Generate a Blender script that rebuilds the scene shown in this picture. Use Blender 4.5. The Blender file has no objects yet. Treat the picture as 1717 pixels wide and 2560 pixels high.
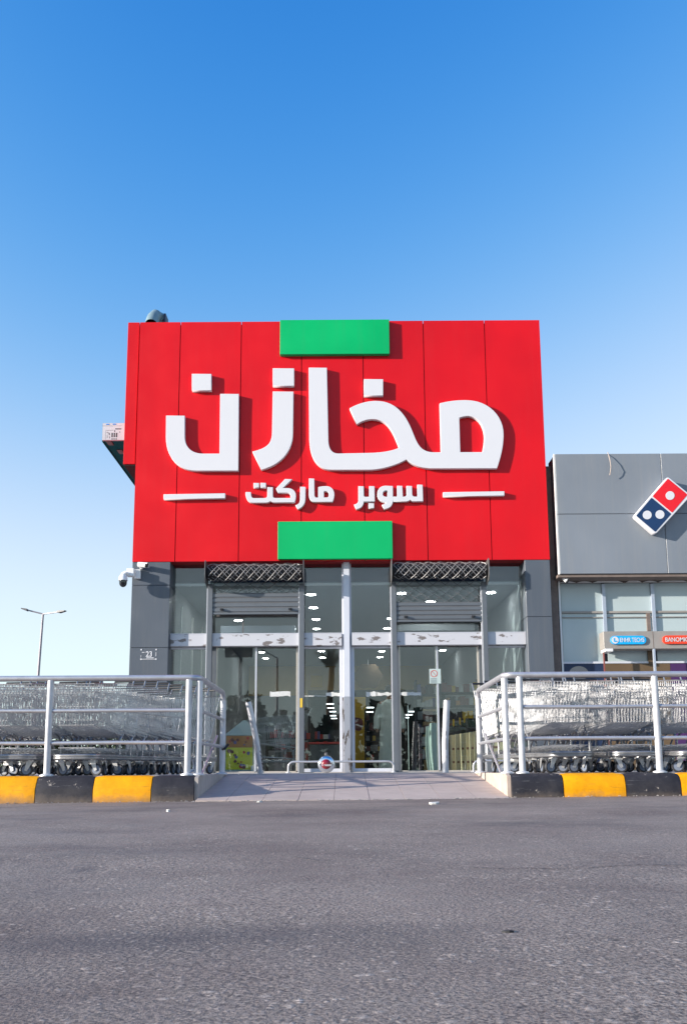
import bpy, bmesh, math, random
from mathutils import Vector, Matrix
R = math.radians
random.seed(7)
S = bpy.context.scene
COL = S.collection

# ------------------------------------------------------------------ camera
W, H = 1717.0, 2560.0
F = 2100.0                 # focal length in photo pixels
PITCH, ROLL = R(8.72), R(0.33)
EYE = 0.05                 # above the pavement (z = 0)
AX = 1602.0                # photo row of the optical axis (lens shift)
cam = bpy.data.cameras.new('camera')
camo = bpy.data.objects.new('camera', cam)
COL.objects.link(camo)
cam.sensor_fit = 'VERTICAL'
cam.sensor_height = 36.0
cam.lens = F / H * 36.0
cam.shift_y = (AX - H / 2) / H
cam.clip_start, cam.clip_end = 0.05, 3000
CM = Matrix.Rotation(R(90) + PITCH, 3, 'X') @ Matrix.Rotation(-ROLL, 3, 'Z')
camo.matrix_world = Matrix.Translation((0, 0, EYE)) @ CM.to_4x4()
S.camera = camo
CAMPOS = Vector((0, 0, EYE))

def ray(px, py):
    return (CM @ Vector(((px - W / 2) / F, -(py - AX) / F, -1))).normalized()
def P(px, py, Y):                      # photo pixel on the vertical plane y = Y
    d = ray(px, py)
    return CAMPOS + d * (Y / d.y)
def PZ(px, py, z):                     # photo pixel on the horizontal plane z
    d = ray(px, py)
    return CAMPOS + d * ((z - EYE) / d.z)
def X(px, py, Y): return P(px, py, Y).x
def Z(px, py, Y): return P(px, py, Y).z

# ------------------------------------------------------------------ light
SUN = Vector((-2.75, -1.0, 0.70)).normalized()     # towards the sun
EL = math.asin(SUN.z)
w = bpy.data.worlds.new('World'); S.world = w; w.use_nodes = True
nt = w.node_tree; nt.nodes.clear()
sky = nt.nodes.new('ShaderNodeTexSky'); sky.sky_type = 'NISHITA'; sky.sun_disc = False
sky.sun_elevation = EL
sky.sun_rotation = math.atan2(SUN.x, SUN.y)
sky.altitude = 0; sky.air_density = 1.0; sky.dust_density = 0.2; sky.ozone_density = 2.7
hs = nt.nodes.new('ShaderNodeHueSaturation'); hs.inputs['Hue'].default_value = 0.5115
bg = nt.nodes.new('ShaderNodeBackground'); bg.inputs['Strength'].default_value = 0.15
out = nt.nodes.new('ShaderNodeOutputWorld')
gm = nt.nodes.new('ShaderNodeGamma'); gm.inputs[1].default_value = 2.3
nt.links.new(sky.outputs[0], gm.inputs[0]); nt.links.new(gm.outputs[0], hs.inputs['Color']); 
# gentle shoulder so that the bright horizon does not burn out:  c * a / (1 + c * b)
ma = nt.nodes.new('ShaderNodeVectorMath'); ma.operation = 'MULTIPLY_ADD'; ma.inputs[1].default_value = (0.5,) * 3; ma.inputs[2].default_value = (1, 1, 1)
mb_ = nt.nodes.new('ShaderNodeVectorMath'); mb_.operation = 'SCALE'; mb_.inputs['Scale'].default_value = 1.9
dv = nt.nodes.new('ShaderNodeVectorMath'); dv.operation = 'DIVIDE'
nt.links.new(hs.outputs[0], ma.inputs[0]); nt.links.new(hs.outputs[0], mb_.inputs[0])
nt.links.new(mb_.outputs[0], dv.inputs[0]); nt.links.new(ma.outputs[0], dv.inputs[1]); 
# film-like curve on the red channel: deep azure overhead, near white at the horizon
sp = nt.nodes.new('ShaderNodeSeparateColor'); cb_ = nt.nodes.new('ShaderNodeCombineColor'); nt.links.new(dv.outputs[0], sp.inputs[0])
def mth(op, a, b):
    q = nt.nodes.new('ShaderNodeMath'); q.operation = op
    for k, x in enumerate((a, b)):
        if hasattr(x, 'is_linked'): nt.links.new(x, q.inputs[k])
        else: q.inputs[k].default_value = x
    return q.outputs[0]
pw_ = mth('POWER', sp.outputs[0], 2.2)
nt.links.new(mth('DIVIDE', mth('MULTIPLY', pw_, 1.95), mth('ADD', mth('MULTIPLY', pw_, 0.6), 1.0)), cb_.inputs[0])
nt.links.new(sp.outputs[1], cb_.inputs[1]); nt.links.new(sp.outputs[2], cb_.inputs[2])
nt.links.new(cb_.outputs[0], bg.inputs[0])
nt.links.new(bg.outputs[0], out.inputs[0])
sl = bpy.data.lights.new('sun', 'SUN'); sl.energy = 4.3; sl.angle = R(0.7); sl.color = (1.0, 0.92, 0.82)
so = bpy.data.objects.new('sun', sl); COL.objects.link(so)
so.rotation_euler = SUN.to_track_quat('Z', 'Y').to_euler()
so.location = (-20, -10, 12)
S.view_settings.view_transform = 'Standard'; S.view_settings.look = 'None'
S.view_settings.gamma = 1; S.view_settings.use_curve_mapping = False
S.view_settings.exposure = 1.0
S.render.engine = 'CYCLES'
S.cycles.max_bounces = 8; S.cycles.transparent_max_bounces = 24
S.cycles.glossy_bounces = 4; S.cycles.transmission_bounces = 4

# ------------------------------------------------------------------ materials
def new_mat(name):
    m = bpy.data.materials.new(name); m.use_nodes = True
    n = m.node_tree
    return m, n, n.nodes['Principled BSDF']
def N(nt, t, **kw):
    n = nt.nodes.new(t)
    for k, v in kw.items():
        if k in n.inputs: n.inputs[k].default_value = v
        else: setattr(n, k, v)
    return n
def coord(nt, scale=(1, 1, 1)):
    tc = nt.nodes.new('ShaderNodeTexCoord'); mp = nt.nodes.new('ShaderNodeMapping')
    mp.inputs['Scale'].default_value = scale
    nt.links.new(tc.outputs['Object'], mp.inputs[0])
    return mp.outputs[0]
def ramp(nt, src, stops):
    r = nt.nodes.new('ShaderNodeValToRGB')
    el = r.color_ramp.elements
    while len(el) < len(stops): el.new(0.5)
    for e, (p, c) in zip(el, stops):
        e.position = p; e.color = (c, c, c, 1) if not hasattr(c, '__len__') else (*c, 1)
    nt.links.new(src, r.inputs[0])
    return r.outputs[0]
def mixc(nt, fac, a, b, mode='MIX'):
    m = nt.nodes.new('ShaderNodeMix'); m.data_type = 'RGBA'; m.blend_type = mode
    for sock, v in ((m.inputs[0], fac), (m.inputs[6], a), (m.inputs[7], b)):
        if hasattr(v, 'is_linked'): nt.links.new(v, sock)
        elif hasattr(v, '__len__'): sock.default_value = (*v, 1)
        else: sock.default_value = v
    return m.outputs[2]
def noise(nt, vec, scale, detail=4, rough=0.55):
    n = N(nt, 'ShaderNodeTexNoise', Scale=scale, Detail=detail, Roughness=rough)
    nt.links.new(vec, n.inputs['Vector'])
    return n.outputs[0]
def mapr(nt, src, a, b):
    m = nt.nodes.new('ShaderNodeMapRange'); m.inputs[1].default_value = a; m.inputs[2].default_value = b
    nt.links.new(src, m.inputs[0]); return m.outputs[0]
def bump(nt, bsdf, h, strength=0.3, dist=0.01):
    b = N(nt, 'ShaderNodeBump', Strength=strength, Distance=dist)
    nt.links.new(h, b.inputs['Height']); nt.links.new(b.outputs[0], bsdf.inputs['Normal'])
MATS = {}
def mat(name, col=(0.5, 0.5, 0.5), rough=0.5, metal=0.0, var=0.06, vs=3.0, bmp=0.0, bs=40, spec=0.5, coat=0.0, emit=0):
    """plain paint / metal / plastic with faint uneven wear"""
    if name in MATS: return MATS[name]
    m, t, b = new_mat(name)
    v = coord(t)
    n1 = noise(t, v, vs, 5); n2 = noise(t, v, vs * 9, 3)
    f = ramp(t, n1, [(0.25, 1 - var), (0.75, 1 + var)])
    t.links.new(mixc(t, 1.0, col, f, 'MULTIPLY'), b.inputs['Base Color'])
    t.links.new(ramp(t, n2, [(0.3, max(0, rough - 0.08)), (0.7, min(1, rough + 0.08))]), b.inputs['Roughness'])
    b.inputs['Metallic'].default_value = metal
    b.inputs['Specular IOR Level'].default_value = spec
    b.inputs['Coat Weight'].default_value = coat
    if emit:
        b.inputs['Emission Color'].default_value = (*col, 1); b.inputs['Emission Strength'].default_value = emit
    if bmp: bump(t, b, noise(t, v, bs, 5), bmp, 0.004)
    MATS[name] = m
    return m
def glass_mat(name, tint, f0=0.06, dirt=0.008):
    m, t, b = new_mat(name); t.nodes.remove(b)
    o = t.nodes['Material Output']
    tr = N(t, 'ShaderNodeBsdfTransparent'); tr.inputs[0].default_value = (*tint, 1)
    gl = N(t, 'ShaderNodeBsdfGlossy'); gl.inputs[0].default_value = (1, 1, 1, 1); gl.inputs['Roughness'].default_value = 0.0
    lw = N(t, 'ShaderNodeLayerWeight', Blend=0.5)          # Schlick's formula, the same from both faces of the pane
    pw = N(t, 'ShaderNodeMath', operation='POWER'); pw.inputs[1].default_value = 5.0; t.links.new(lw.outputs['Facing'], pw.inputs[0])
    mu = N(t, 'ShaderNodeMath', operation='MULTIPLY_ADD'); mu.inputs[1].default_value = 0.95; mu.inputs[2].default_value = f0; mu.use_clamp = True
    t.links.new(pw.outputs[0], mu.inputs[0])
    mx = N(t, 'ShaderNodeMixShader'); t.links.new(mu.outputs[0], mx.inputs[0]); t.links.new(tr.outputs[0], mx.inputs[1]); t.links.new(gl.outputs[0], mx.inputs[2])
    df = N(t, 'ShaderNodeBsdfDiffuse'); df.inputs[0].default_value = (0.55, 0.53, 0.5, 1)
    v = coord(t, (1, 1, 0.5)); d = ramp(t, noise(t, v, 5, 7, 0.7), [(0.35, dirt * 0.3), (0.75, dirt * 2.2)])
    m2 = N(t, 'ShaderNodeMixShader'); t.links.new(d, m2.inputs[0]); t.links.new(mx.outputs[0], m2.inputs[1]); t.links.new(df.outputs[0], m2.inputs[2])
    t.links.new(m2.outputs[0], o.inputs[0])
    MATS[name] = m
    return m

def build_mats():
    # asphalt
    m, t, b = new_mat('asphalt'); v = coord(t)
    base = ramp(t, noise(t, v, 0.9, 7, 0.62), [(0.28, (0.215, 0.162, 0.142)), (0.5, (0.35, 0.285, 0.242)), (0.75, (0.48, 0.385, 0.325))])
    fine = noise(t, v, 150, 5, 0.75)
    vo = N(t, 'ShaderNodeTexVoronoi', Scale=88.0); t.links.new(v, vo.inputs['Vector'])
    vo2 = N(t, 'ShaderNodeTexVoronoi', Scale=38.0); t.links.new(v, vo2.inputs['Vector'])
    big = noise(t, v, 2.2, 6, 0.65)
    wear = ramp(t, big, [(0.38, 0.08), (0.62, 1.0)])
    stone = ramp(t, vo.outputs['Distance'], [(0.15, 1.0), (0.45, 0.0)])
    pick = ramp(t, vo.outputs['Color'], [(0.45, 0.0), (0.75, 1.0)])
    stone2 = ramp(t, vo2.outputs['Distance'], [(0.12, 1.0), (0.38, 0.0)])
    pick2 = ramp(t, vo2.outputs['Color'], [(0.62, 0.0), (0.72, 1.0)])
    def mul(a, b_):
        q = N(t, 'ShaderNodeMath', operation='MULTIPLY'); t.links.new(a, q.inputs[0]); t.links.new(b_, q.inputs[1]); return q.outputs[0]
    def addm(a, k, b_):
        q = N(t, 'ShaderNodeMath', operation='MULTIPLY_ADD'); t.links.new(a, q.inputs[0]); q.inputs[1].default_value = k; t.links.new(b_, q.inputs[2]); return q.outputs[0]
    s1 = mul(mul(stone, pick), wear); s2 = mul(mul(stone2, pick2), wear)
    c = mixc(t, ramp(t, fine, [(0.40, 0.9), (0.57, 0.0)]), base, (0.075, 0.06, 0.056))
    c = mixc(t, ramp(t, s1, [(0.0, 0.0), (1.0, 0.75)]), c, (0.66, 0.55, 0.48))
    c = mixc(t, ramp(t, s2, [(0.0, 0.0), (1.0, 0.7)]), c, (0.70, 0.58, 0.50))
    pits = ramp(t, noise(t, v, 22, 5, 0.65), [(0.26, 0.7), (0.36, 0.0)])
    c = mixc(t, pits, c, (0.06, 0.055, 0.055))
    oil = ramp(t, noise(t, coord(t, (0.7, 0.9, 1)), 1.3, 7, 0.65), [(0.52, 0.0), (0.72, 0.55)])
    c = mixc(t, oil, c, (0.075, 0.072, 0.078))
    dust = ramp(t, noise(t, coord(t, (0.6, 0.8, 1)), 2.0, 7, 0.65), [(0.5, 0.0), (0.8, 0.4)])
    c = mixc(t, dust, c, (0.34, 0.30, 0.27))
    def dark_patch(px, py, rx, ry, amt, c):          # darkens the colour in an ellipse with a soft, noisy edge
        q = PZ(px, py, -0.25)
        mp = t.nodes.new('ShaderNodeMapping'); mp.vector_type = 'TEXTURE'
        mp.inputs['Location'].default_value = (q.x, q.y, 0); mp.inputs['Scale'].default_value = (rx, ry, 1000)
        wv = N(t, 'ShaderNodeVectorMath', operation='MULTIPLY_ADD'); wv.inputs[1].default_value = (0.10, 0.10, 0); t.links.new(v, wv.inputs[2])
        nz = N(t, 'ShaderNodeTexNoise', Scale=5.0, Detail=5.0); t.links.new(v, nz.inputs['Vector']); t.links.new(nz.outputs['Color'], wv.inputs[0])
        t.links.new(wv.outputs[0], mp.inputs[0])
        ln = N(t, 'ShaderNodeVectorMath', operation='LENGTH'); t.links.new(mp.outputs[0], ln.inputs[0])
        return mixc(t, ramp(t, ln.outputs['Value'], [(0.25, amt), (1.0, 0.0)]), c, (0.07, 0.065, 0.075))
    c = dark_patch(262, 2165, 0.05, 0.12, 0.55, c)
    c = dark_patch(420, 2335, 0.42, 0.13, 0.45, c)
    c = dark_patch(900, 2315, 0.40, 0.10, 0.30, c)
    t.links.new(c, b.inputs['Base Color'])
    t.links.new(ramp(t, big, [(0.3, 0.62), (0.7, 0.85)]), b.inputs['Roughness']); b.inputs['Specular IOR Level'].default_value = 0.3
    h = addm(s1, 0.7, fine); h = addm(s2, 0.8, h); h = addm(noise(t, v, 30, 6, 0.7), 1.6, h); h = addm(noise(t, v, 90, 3, 0.6), 1.2, h)
    bump(t, b, h, 0.7, 0.0034)
    MATS['asphalt'] = m
    # concrete / tiles
    for nm, c0, c1, sc in (('concrete', (0.34, 0.31, 0.29), (0.48, 0.44, 0.41), 5), ('ramp_tile', (0.40, 0.325, 0.29), (0.52, 0.43, 0.385), 2.5),
                           ('cheek_stone', (0.42, 0.33, 0.27), (0.58, 0.47, 0.40), 6), ('brown_render', (0.15, 0.115, 0.10), (0.22, 0.17, 0.145), 9)):
        m, t, b = new_mat(nm); v = coord(t)
        c = ramp(t, noise(t, v, sc, 7, 0.65), [(0.3, c0), (0.7, c1)])
        st = ramp(t, noise(t, coord(t, (0.5, 2.4, 1)), 4, 6, 0.7), [(0.5, 0.0), (0.8, 0.35)])
        c = mixc(t, st, c, tuple(x * 0.5 for x in c0))
        t.links.new(c, b.inputs['Base Color']); b.inputs['Roughness'].default_value = 0.8
        bump(t, b, noise(t, v, 70, 5), 0.35, 0.004); MATS[nm] = m
    # painted kerb
    for nm, c0, under in (('kerb_yellow', (0.86, 0.36, 0.0), (0.30, 0.17, 0.03)), ('kerb_black', (0.028, 0.027, 0.034), (0.42, 0.37, 0.32))):
        m, t, b = new_mat(nm); v = coord(t)
        chips = noise(t, v, 8, 10, 0.74)
        thr = (0.625, 0.645) if nm == 'kerb_black' else (0.66, 0.70)
        col = mixc(t, ramp(t, noise(t, v, 7, 5), [(0.3, 0.75), (0.7, 1.1)]), (0, 0, 0), c0)
        col = mixc(t, 1.0, c0, ramp(t, noise(t, v, 8, 6, 0.7), [(0.3, 0.78), (0.7, 1.12)]), 'MULTIPLY')
        if nm == 'kerb_black': col = mixc(t, ramp(t, noise(t, v, 3.5, 6, 0.7), [(0.5, 0.0), (0.8, 0.18)]), col, (0.20, 0.18, 0.17))
        col = mixc(t, ramp(t, chips, [(thr[0], 0.0), (thr[1], 1.0)]), col, under)
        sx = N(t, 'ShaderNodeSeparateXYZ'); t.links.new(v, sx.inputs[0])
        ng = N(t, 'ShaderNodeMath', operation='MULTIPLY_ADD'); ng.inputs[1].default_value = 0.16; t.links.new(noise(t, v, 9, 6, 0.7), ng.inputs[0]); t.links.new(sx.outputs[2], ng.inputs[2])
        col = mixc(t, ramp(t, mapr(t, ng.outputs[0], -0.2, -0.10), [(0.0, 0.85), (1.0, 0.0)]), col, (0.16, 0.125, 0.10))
        scr = ramp(t, noise(t, coord(t, (0.6, 1, 9)), 7, 8, 0.7), [(0.60, 0.0), (0.66, 0.65)])
        col = mixc(t, scr, col, tuple(0.5 * x_ + 0.12 for x_ in c0) if nm == 'kerb_black' else (0.42, 0.20, 0.02))
        t.links.new(col, b.inputs['Base Color']); b.inputs['Roughness'].default_value = 0.6; b.inputs['Specular IOR Level'].default_value = 0.25
        bump(t, b, chips, 0.5, 0.008); MATS[nm] = m
    # peeling film on the door header
    for nm, film, under, thr in (('header_film', (0.55, 0.55, 0.585), (0.19, 0.165, 0.16), 0.588), ('peeled_steel', (0.50, 0.50, 0.54), (0.17, 0.145, 0.13), 0.57)):
        m, t, b = new_mat(nm); v = coord(t, (0.8, 0.8, 1.9) if nm == 'header_film' else (3.2, 3.2, 0.8))
        n = noise(t, v, 5.0 if nm == 'header_film' else 4.5, 9, 0.6)
        edge = ramp(t, n, [(thr, 0.0), (thr + 0.012, 1.0)])
        t.links.new(mixc(t, edge, film, under), b.inputs['Base Color'])
        b.inputs['Roughness'].default_value = 0.35
        b.inputs['Metallic'].default_value = 0.0 if nm == 'header_film' else 0.6
        bump(t, b, edge, 0.4, -0.003); MATS[nm] = m
    mat('red_panel', (0.60, 0.0025, 0.013), 0.45, var=0.05, vs=0.8, spec=0.22)
    for nm, c0, rough, spec, dustc, amt in (('red_panel', (0.64, 0.004, 0.010), 0.38, 0.25, (0.42, 0.05, 0.05), 0.07), ('grey_panel', (0.092, 0.108, 0.132), 0.4, 0.4, (0.20, 0.19, 0.18), 0.22),
                                            ('neighbour_panel', (0.215, 0.238, 0.27), 0.4, 0.4, (0.30, 0.29, 0.27), 0.3), ('green_acrylic', (0.0, 0.42, 0.125), 0.36, 0.25, (0.05, 0.30, 0.12), 0.15)):
        m, t, b = new_mat(nm); v = coord(t)
        col = mixc(t, 1.0, c0, ramp(t, noise(t, v, 0.55, 3), [(0.3, 0.88), (0.7, 1.08)]), 'MULTIPLY')
        st_ = ramp(t, noise(t, coord(t, (5, 5, 0.28)), 2.2, 7, 0.65), [(0.48, 0.0), (0.78, amt)])
        col = mixc(t, st_, col, dustc)
        col = mixc(t, ramp(t, noise(t, v, 38, 4, 0.7), [(0.68, 0.0), (0.76, amt)]), col, dustc)
        t.links.new(col, b.inputs['Base Color'])
        t.links.new(ramp(t, noise(t, v, 2.2, 6, 0.6), [(0.3, rough - 0.08), (0.7, rough + 0.12)]), b.inputs['Roughness'])
        b.inputs['Specular IOR Level'].default_value = spec
        bump(t, b, noise(t, coord(t, (1.4, 1.4, 0.8)), 1.1, 2), 0.25, 0.02)
        MATS[nm] = m
    mat('joint_dark', (0.05, 0.045, 0.055), 0.8)
    mat('green_acrylic', (0.0, 0.43, 0.135), 0.4, var=0.05, vs=1.2, spec=0.2)
    mat('white_acrylic', (0.66, 0.655, 0.68), 0.42, var=0.012, vs=0.8, spec=0.3)
    mat('white_trim', (0.78, 0.77, 0.75), 0.45, var=0.05)
    mat('grey_panel', (0.092, 0.108, 0.132), 0.42, var=0.07, vs=1.0, metal=0.0)
    mat('neighbour_panel', (0.215, 0.238, 0.27), 0.40, var=0.08, vs=0.9)
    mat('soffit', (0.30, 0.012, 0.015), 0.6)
    mat('shutter_grey', (0.135, 0.150, 0.170), 0.42, var=0.08, vs=4, metal=0.2)
    mat('plate_steel', (0.17, 0.165, 0.165), 0.5, metal=0.5, var=0.15, vs=6)
    mat('lattice', (0.27, 0.26, 0.26), 0.5, metal=0.2, var=0.2, vs=9)
    mat('dark_void', (0.012, 0.011, 0.013), 0.8)
    mat('aluminium', (0.55, 0.56, 0.60), 0.40, metal=0.35, var=0.06, vs=5)
    mat('white_frame', (0.60, 0.62, 0.68), 0.4, var=0.04, vs=4)
    mat('door_edge', (0.60, 0.55, 0.48), 0.35, metal=0.4)
    mat('rail_steel', (0.50, 0.50, 0.53), 0.38, metal=0.55, var=0.14, vs=9, bmp=0.05)
    mat('post_paint', (0.58, 0.58, 0.60), 0.42, metal=0.2, var=0.12, vs=11, bmp=0.05)
    mat('cart_wire', (0.47, 0.47, 0.48), 0.33, metal=0.55, var=0.12, vs=12)
    mat('cart_frame', (0.36, 0.36, 0.37), 0.33, metal=0.7, var=0.15, vs=10)
    mat('rubber', (0.030, 0.030, 0.034), 0.6, var=0.2, vs=12)
    mat('hub_grey', (0.16, 0.19, 0.25), 0.5, var=0.1)
    mat('fork_zinc', (0.50, 0.50, 0.50), 0.4, metal=0.6, var=0.15, vs=20)
    mat('black_plastic', (0.020, 0.020, 0.024), 0.42)
    mat('chrome', (0.75, 0.78, 0.84), 0.10, metal=1.0, var=0.04)
    mat('lens_red', (0.22, 0.008, 0.018), 0.15, coat=0.6)
    mat('vent_green', (0.20, 0.28, 0.30), 0.45, var=0.15, vs=8)
    mat('canopy_green', (0.0, 0.11, 0.12), 0.7, spec=0.1)
    mat('canopy_white', (0.52, 0.53, 0.56), 0.5, var=0.08, vs=6)
    mat('ink_dark', (0.045, 0.042, 0.045), 0.6)
    mat('ink_blue', (0.02, 0.20, 0.60), 0.5)
    mat('camera_white', (0.80, 0.80, 0.80), 0.35)
    mat('camera_dome', (0.008, 0.008, 0.012), 0.06, coat=0.5)
    mat('sign_blue', (0.0, 0.40, 0.82), 0.4)
    mat('sign_orange', (0.78, 0.06, 0.02), 0.4)
    mat('logo_red', (0.75, 0.005, 0.012), 0.35)
    mat('logo_blue', (0.006, 0.032, 0.105), 0.35)
    mat('frosted', (0.44, 0.52, 0.53), 0.16, var=0.08, vs=0.8)
    mat('band_grey', (0.30, 0.275, 0.25), 0.5, var=0.16, vs=3)
    mat('steel_blue', (0.42, 0.47, 0.55), 0.4, metal=0.3)
    mat('ply_brown', (0.13, 0.085, 0.045), 0.6)
    mat('board_blue', (0.015, 0.03, 0.075), 0.5)
    mat('board_purple', (0.065, 0.02, 0.10), 0.5)
    mat('sticker_yellow', (0.75, 0.50, 0.05), 0.5)
    mat('tape_white', (0.62, 0.62, 0.60), 0.7, var=0.2, vs=20)
    mat('pole_grey', (0.26, 0.24, 0.27), 0.5, metal=0.3)
    mat('lamp_dark', (0.05, 0.05, 0.065), 0.5)
    mat('ceiling_paint', (0.40, 0.44, 0.46), 0.9, var=0.02)
    mat('inner_wall', (0.34, 0.36, 0.375), 0.8, var=0.05)
    mat('beige_wall', (0.70, 0.50, 0.24), 0.8, var=0.05)
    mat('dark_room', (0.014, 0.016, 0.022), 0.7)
    mat('floor_tile', (0.16, 0.16, 0.165), 0.3)
    mat('yellow_board', (0.72, 0.45, 0.02), 0.5)
    mat('cream_card', (0.88, 0.72, 0.44), 0.7, var=0.08)
    mat('card_print', (0.22, 0.07, 0.03), 0.7)
    mat('pale_cloth', (0.50, 0.62, 0.55), 0.85)
    mat('dark_green', (0.02, 0.05, 0.03), 0.6, var=0.3, vs=6)
    mat('skin', (0.35, 0.20, 0.13), 0.6); mat('hair', (0.015, 0.012, 0.010), 0.7)
    mat('robe', (0.62, 0.66, 0.60), 0.85)
    mat('poster_white', (0.46, 0.55, 0.53), 0.5)
    mat('poster_red', (0.55, 0.04, 0.03), 0.5)
    mat('poster_yellow', (0.80, 0.74, 0.03), 0.5)
    mat('poster_orange', (0.55, 0.22, 0.05), 0.5); mat('poster_violet', (0.16, 0.14, 0.32), 0.5); mat('poster_brown', (0.20, 0.06, 0.05), 0.5)
    mat('lit_panel', (1.0, 0.98, 0.95), 0.5, emit=34)
    mat('lit_dim', (0.95, 0.98, 1.0), 0.5, emit=3)
    mat('trunk', (0.16, 0.11, 0.07), 0.9, var=0.3, vs=5, bmp=0.6); mat('frond', (0.035, 0.06, 0.022), 0.6, var=0.3, vs=3)
    mat('hedge_leaf', (0.035, 0.06, 0.022), 0.7, var=0.35, vs=2.5)
    mat('litter', (0.70, 0.68, 0.62), 0.8)
    glass_mat('shop_glass', (0.85, 0.90, 0.905))
build_mats()

# ------------------------------------------------------------------ mesh helpers
class MB:
    def __init__(s): s.v, s.f = [], []
    def add(s, vs, fs):
        o = len(s.v); s.v += [Vector(q) for q in vs]; s.f += [tuple(i + o for i in f) for f in fs]
        return s
    def box(s, x0, x1, y0, y1, z0, z1):
        x0, x1 = sorted((x0, x1)); y0, y1 = sorted((y0, y1)); z0, z1 = sorted((z0, z1))
        return s.add([(x0, y0, z0), (x1, y0, z0), (x1, y1, z0), (x0, y1, z0), (x0, y0, z1), (x1, y0, z1), (x1, y1, z1), (x0, y1, z1)],
                     [(0, 3, 2, 1), (4, 5, 6, 7), (0, 1, 5, 4), (1, 2, 6, 5), (2, 3, 7, 6), (3, 0, 4, 7)])
    def cbox(s, x0, x1, y0, y1, z0, z1, c=0.01):       # box with chamfered edges
        x0, x1 = sorted((x0, x1)); y0, y1 = sorted((y0, y1)); z0, z1 = sorted((z0, z1))
        bm = bmesh.new(); bmesh.ops.create_cube(bm, size=1)
        for q in bm.verts: q.co = Vector(((x0 + x1) / 2 + q.co.x * (x1 - x0), (y0 + y1) / 2 + q.co.y * (y1 - y0), (z0 + z1) / 2 + q.co.z * (z1 - z0)))
        bmesh.ops.bevel(bm, geom=bm.edges[:] + bm.verts[:], offset=c, segments=1, affect='EDGES')
        bm.verts.index_update()
        s.add([q.co for q in bm.verts], [[q.index for q in f.verts] for f in bm.faces]); bm.free()
        return s
    def tube(s, pts, r, n=8, cap=True, closed=False, r2=None):
        pts = [Vector(q) for q in pts]; o = len(s.v); m = len(pts)
        t0 = (pts[1] - pts[0]).normalized()
        up = Vector((0, 0, 1)) if abs(t0.z) < 0.9 else Vector((1, 0, 0))
        a = t0.cross(up).normalized()
        for i, q in enumerate(pts):
            if closed: t = (pts[(i + 1) % m] - pts[i - 1])
            else: t = (pts[min(i + 1, m - 1)] - pts[max(i - 1, 0)])
            t.normalize()
            a = (a - t * a.dot(t)).normalized(); b = t.cross(a)
            k = 1.0
            if 0 < i < m - 1:
                c = (pts[i] - pts[i - 1]).normalized().dot((pts[i + 1] - pts[i]).normalized())
                k = 1 / max(0.5, math.sqrt((1 + c) / 2))
            rr = r if r2 is None else r + (r2 - r) * i / (m - 1)
            for j in range(n):
                an = 2 * math.pi * (j + 0.5) / n
                s.v.append(q + (a * math.cos(an) + b * math.sin(an)) * rr * k)
        for i in range(m if closed else m - 1):
            for j in range(n):
                i2 = (i + 1) % m
                s.f.append((o + i * n + j, o + i * n + (j + 1) % n, o + i2 * n + (j + 1) % n, o + i2 * n + j))
        if cap and not closed:
            s.f.append(tuple(o + j for j in reversed(range(n)))); s.f.append(tuple(o + (m - 1) * n + j for j in range(n)))
        return s
    def lathe(s, prof, c, axis='Z', n=16, cap=True):    # prof: (radius, height) pairs
        c = Vector(c); o = len(s.v)
        for r, h in prof:
            for j in range(n):
                a = 2 * math.pi * j / n
                u, v = r * math.cos(a), r * math.sin(a)
                s.v.append(c + (Vector((u, v, h)) if axis == 'Z' else Vector((u, h, v)) if axis == 'Y' else Vector((h, u, v))))
        for i in range(len(prof) - 1):
            for j in range(n):
                s.f.append((o + i * n + j, o + i * n + (j + 1) % n, o + (i + 1) * n + (j + 1) % n, o + (i + 1) * n + j))
        if cap:
            s.f.append(tuple(o + j for j in reversed(range(n)))); s.f.append(tuple(o + (len(prof) - 1) * n + j for j in range(n)))
        return s
    def prism(s, poly, y0, y1):                         # poly in (x, z), extruded along y
        n = len(poly)
        vs = [(x, y0, z) for x, z in poly] + [(x, y1, z) for x, z in poly]
        return s.add(vs, [tuple(range(n)), tuple(reversed(range(n, 2 * n)))] + [(i, i + n, (i + 1) % n + n, (i + 1) % n) for i in range(n)])
    def prism_x(s, poly, x0, x1):                       # poly in (y, z), extruded along x
        n = len(poly)
        vs = [(x0, y, z) for y, z in poly] + [(x1, y, z) for y, z in poly]
        return s.add(vs, [tuple(range(n)), tuple(reversed(range(n, 2 * n)))] + [(i, i + n, (i + 1) % n + n, (i + 1) % n) for i in range(n)])
    def mesh(s, name, smooth=False):
        me = bpy.data.meshes.new(name); me.from_pydata([tuple(q) for q in s.v], [], s.f)
        bm = bmesh.new(); bm.from_mesh(me); bmesh.ops.recalc_face_normals(bm, faces=bm.faces[:])
        bm.to_mesh(me); bm.free()
        if smooth:
            me.polygons.foreach_set('use_smooth', [True] * len(me.polygons)); me.update()
            try: me.set_sharp_from_angle(angle=R(40))
            except Exception: pass
        return me
    def build(s, name, m, parent=None, smooth=False):
        return link(name, s.mesh(name, smooth), m, parent)
LOC = {}
def link(name, me, m, parent=None):
    o = bpy.data.objects.new(name, me); COL.objects.link(o)
    if m: me.materials.append(MATS[m] if isinstance(m, str) else m)
    if parent:
        o.parent = parent
        if parent.name in LOC: o.matrix_parent_inverse = Matrix.Translation(-LOC[parent.name])
    return o
def tag(o, label=None, cat=None, group=None, kind=None):
    if label: o['label'] = label
    if cat: o['category'] = cat
    if group: o['group'] = group
    if kind: o['kind'] = kind
    return o
def thing(name, loc, label, cat, group=None):
    o = bpy.data.objects.new(name, None); COL.objects.link(o)
    o.location = loc; o.empty_display_size = 0.1; LOC[o.name] = Vector(loc)
    return tag(o, label, cat, group)
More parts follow.
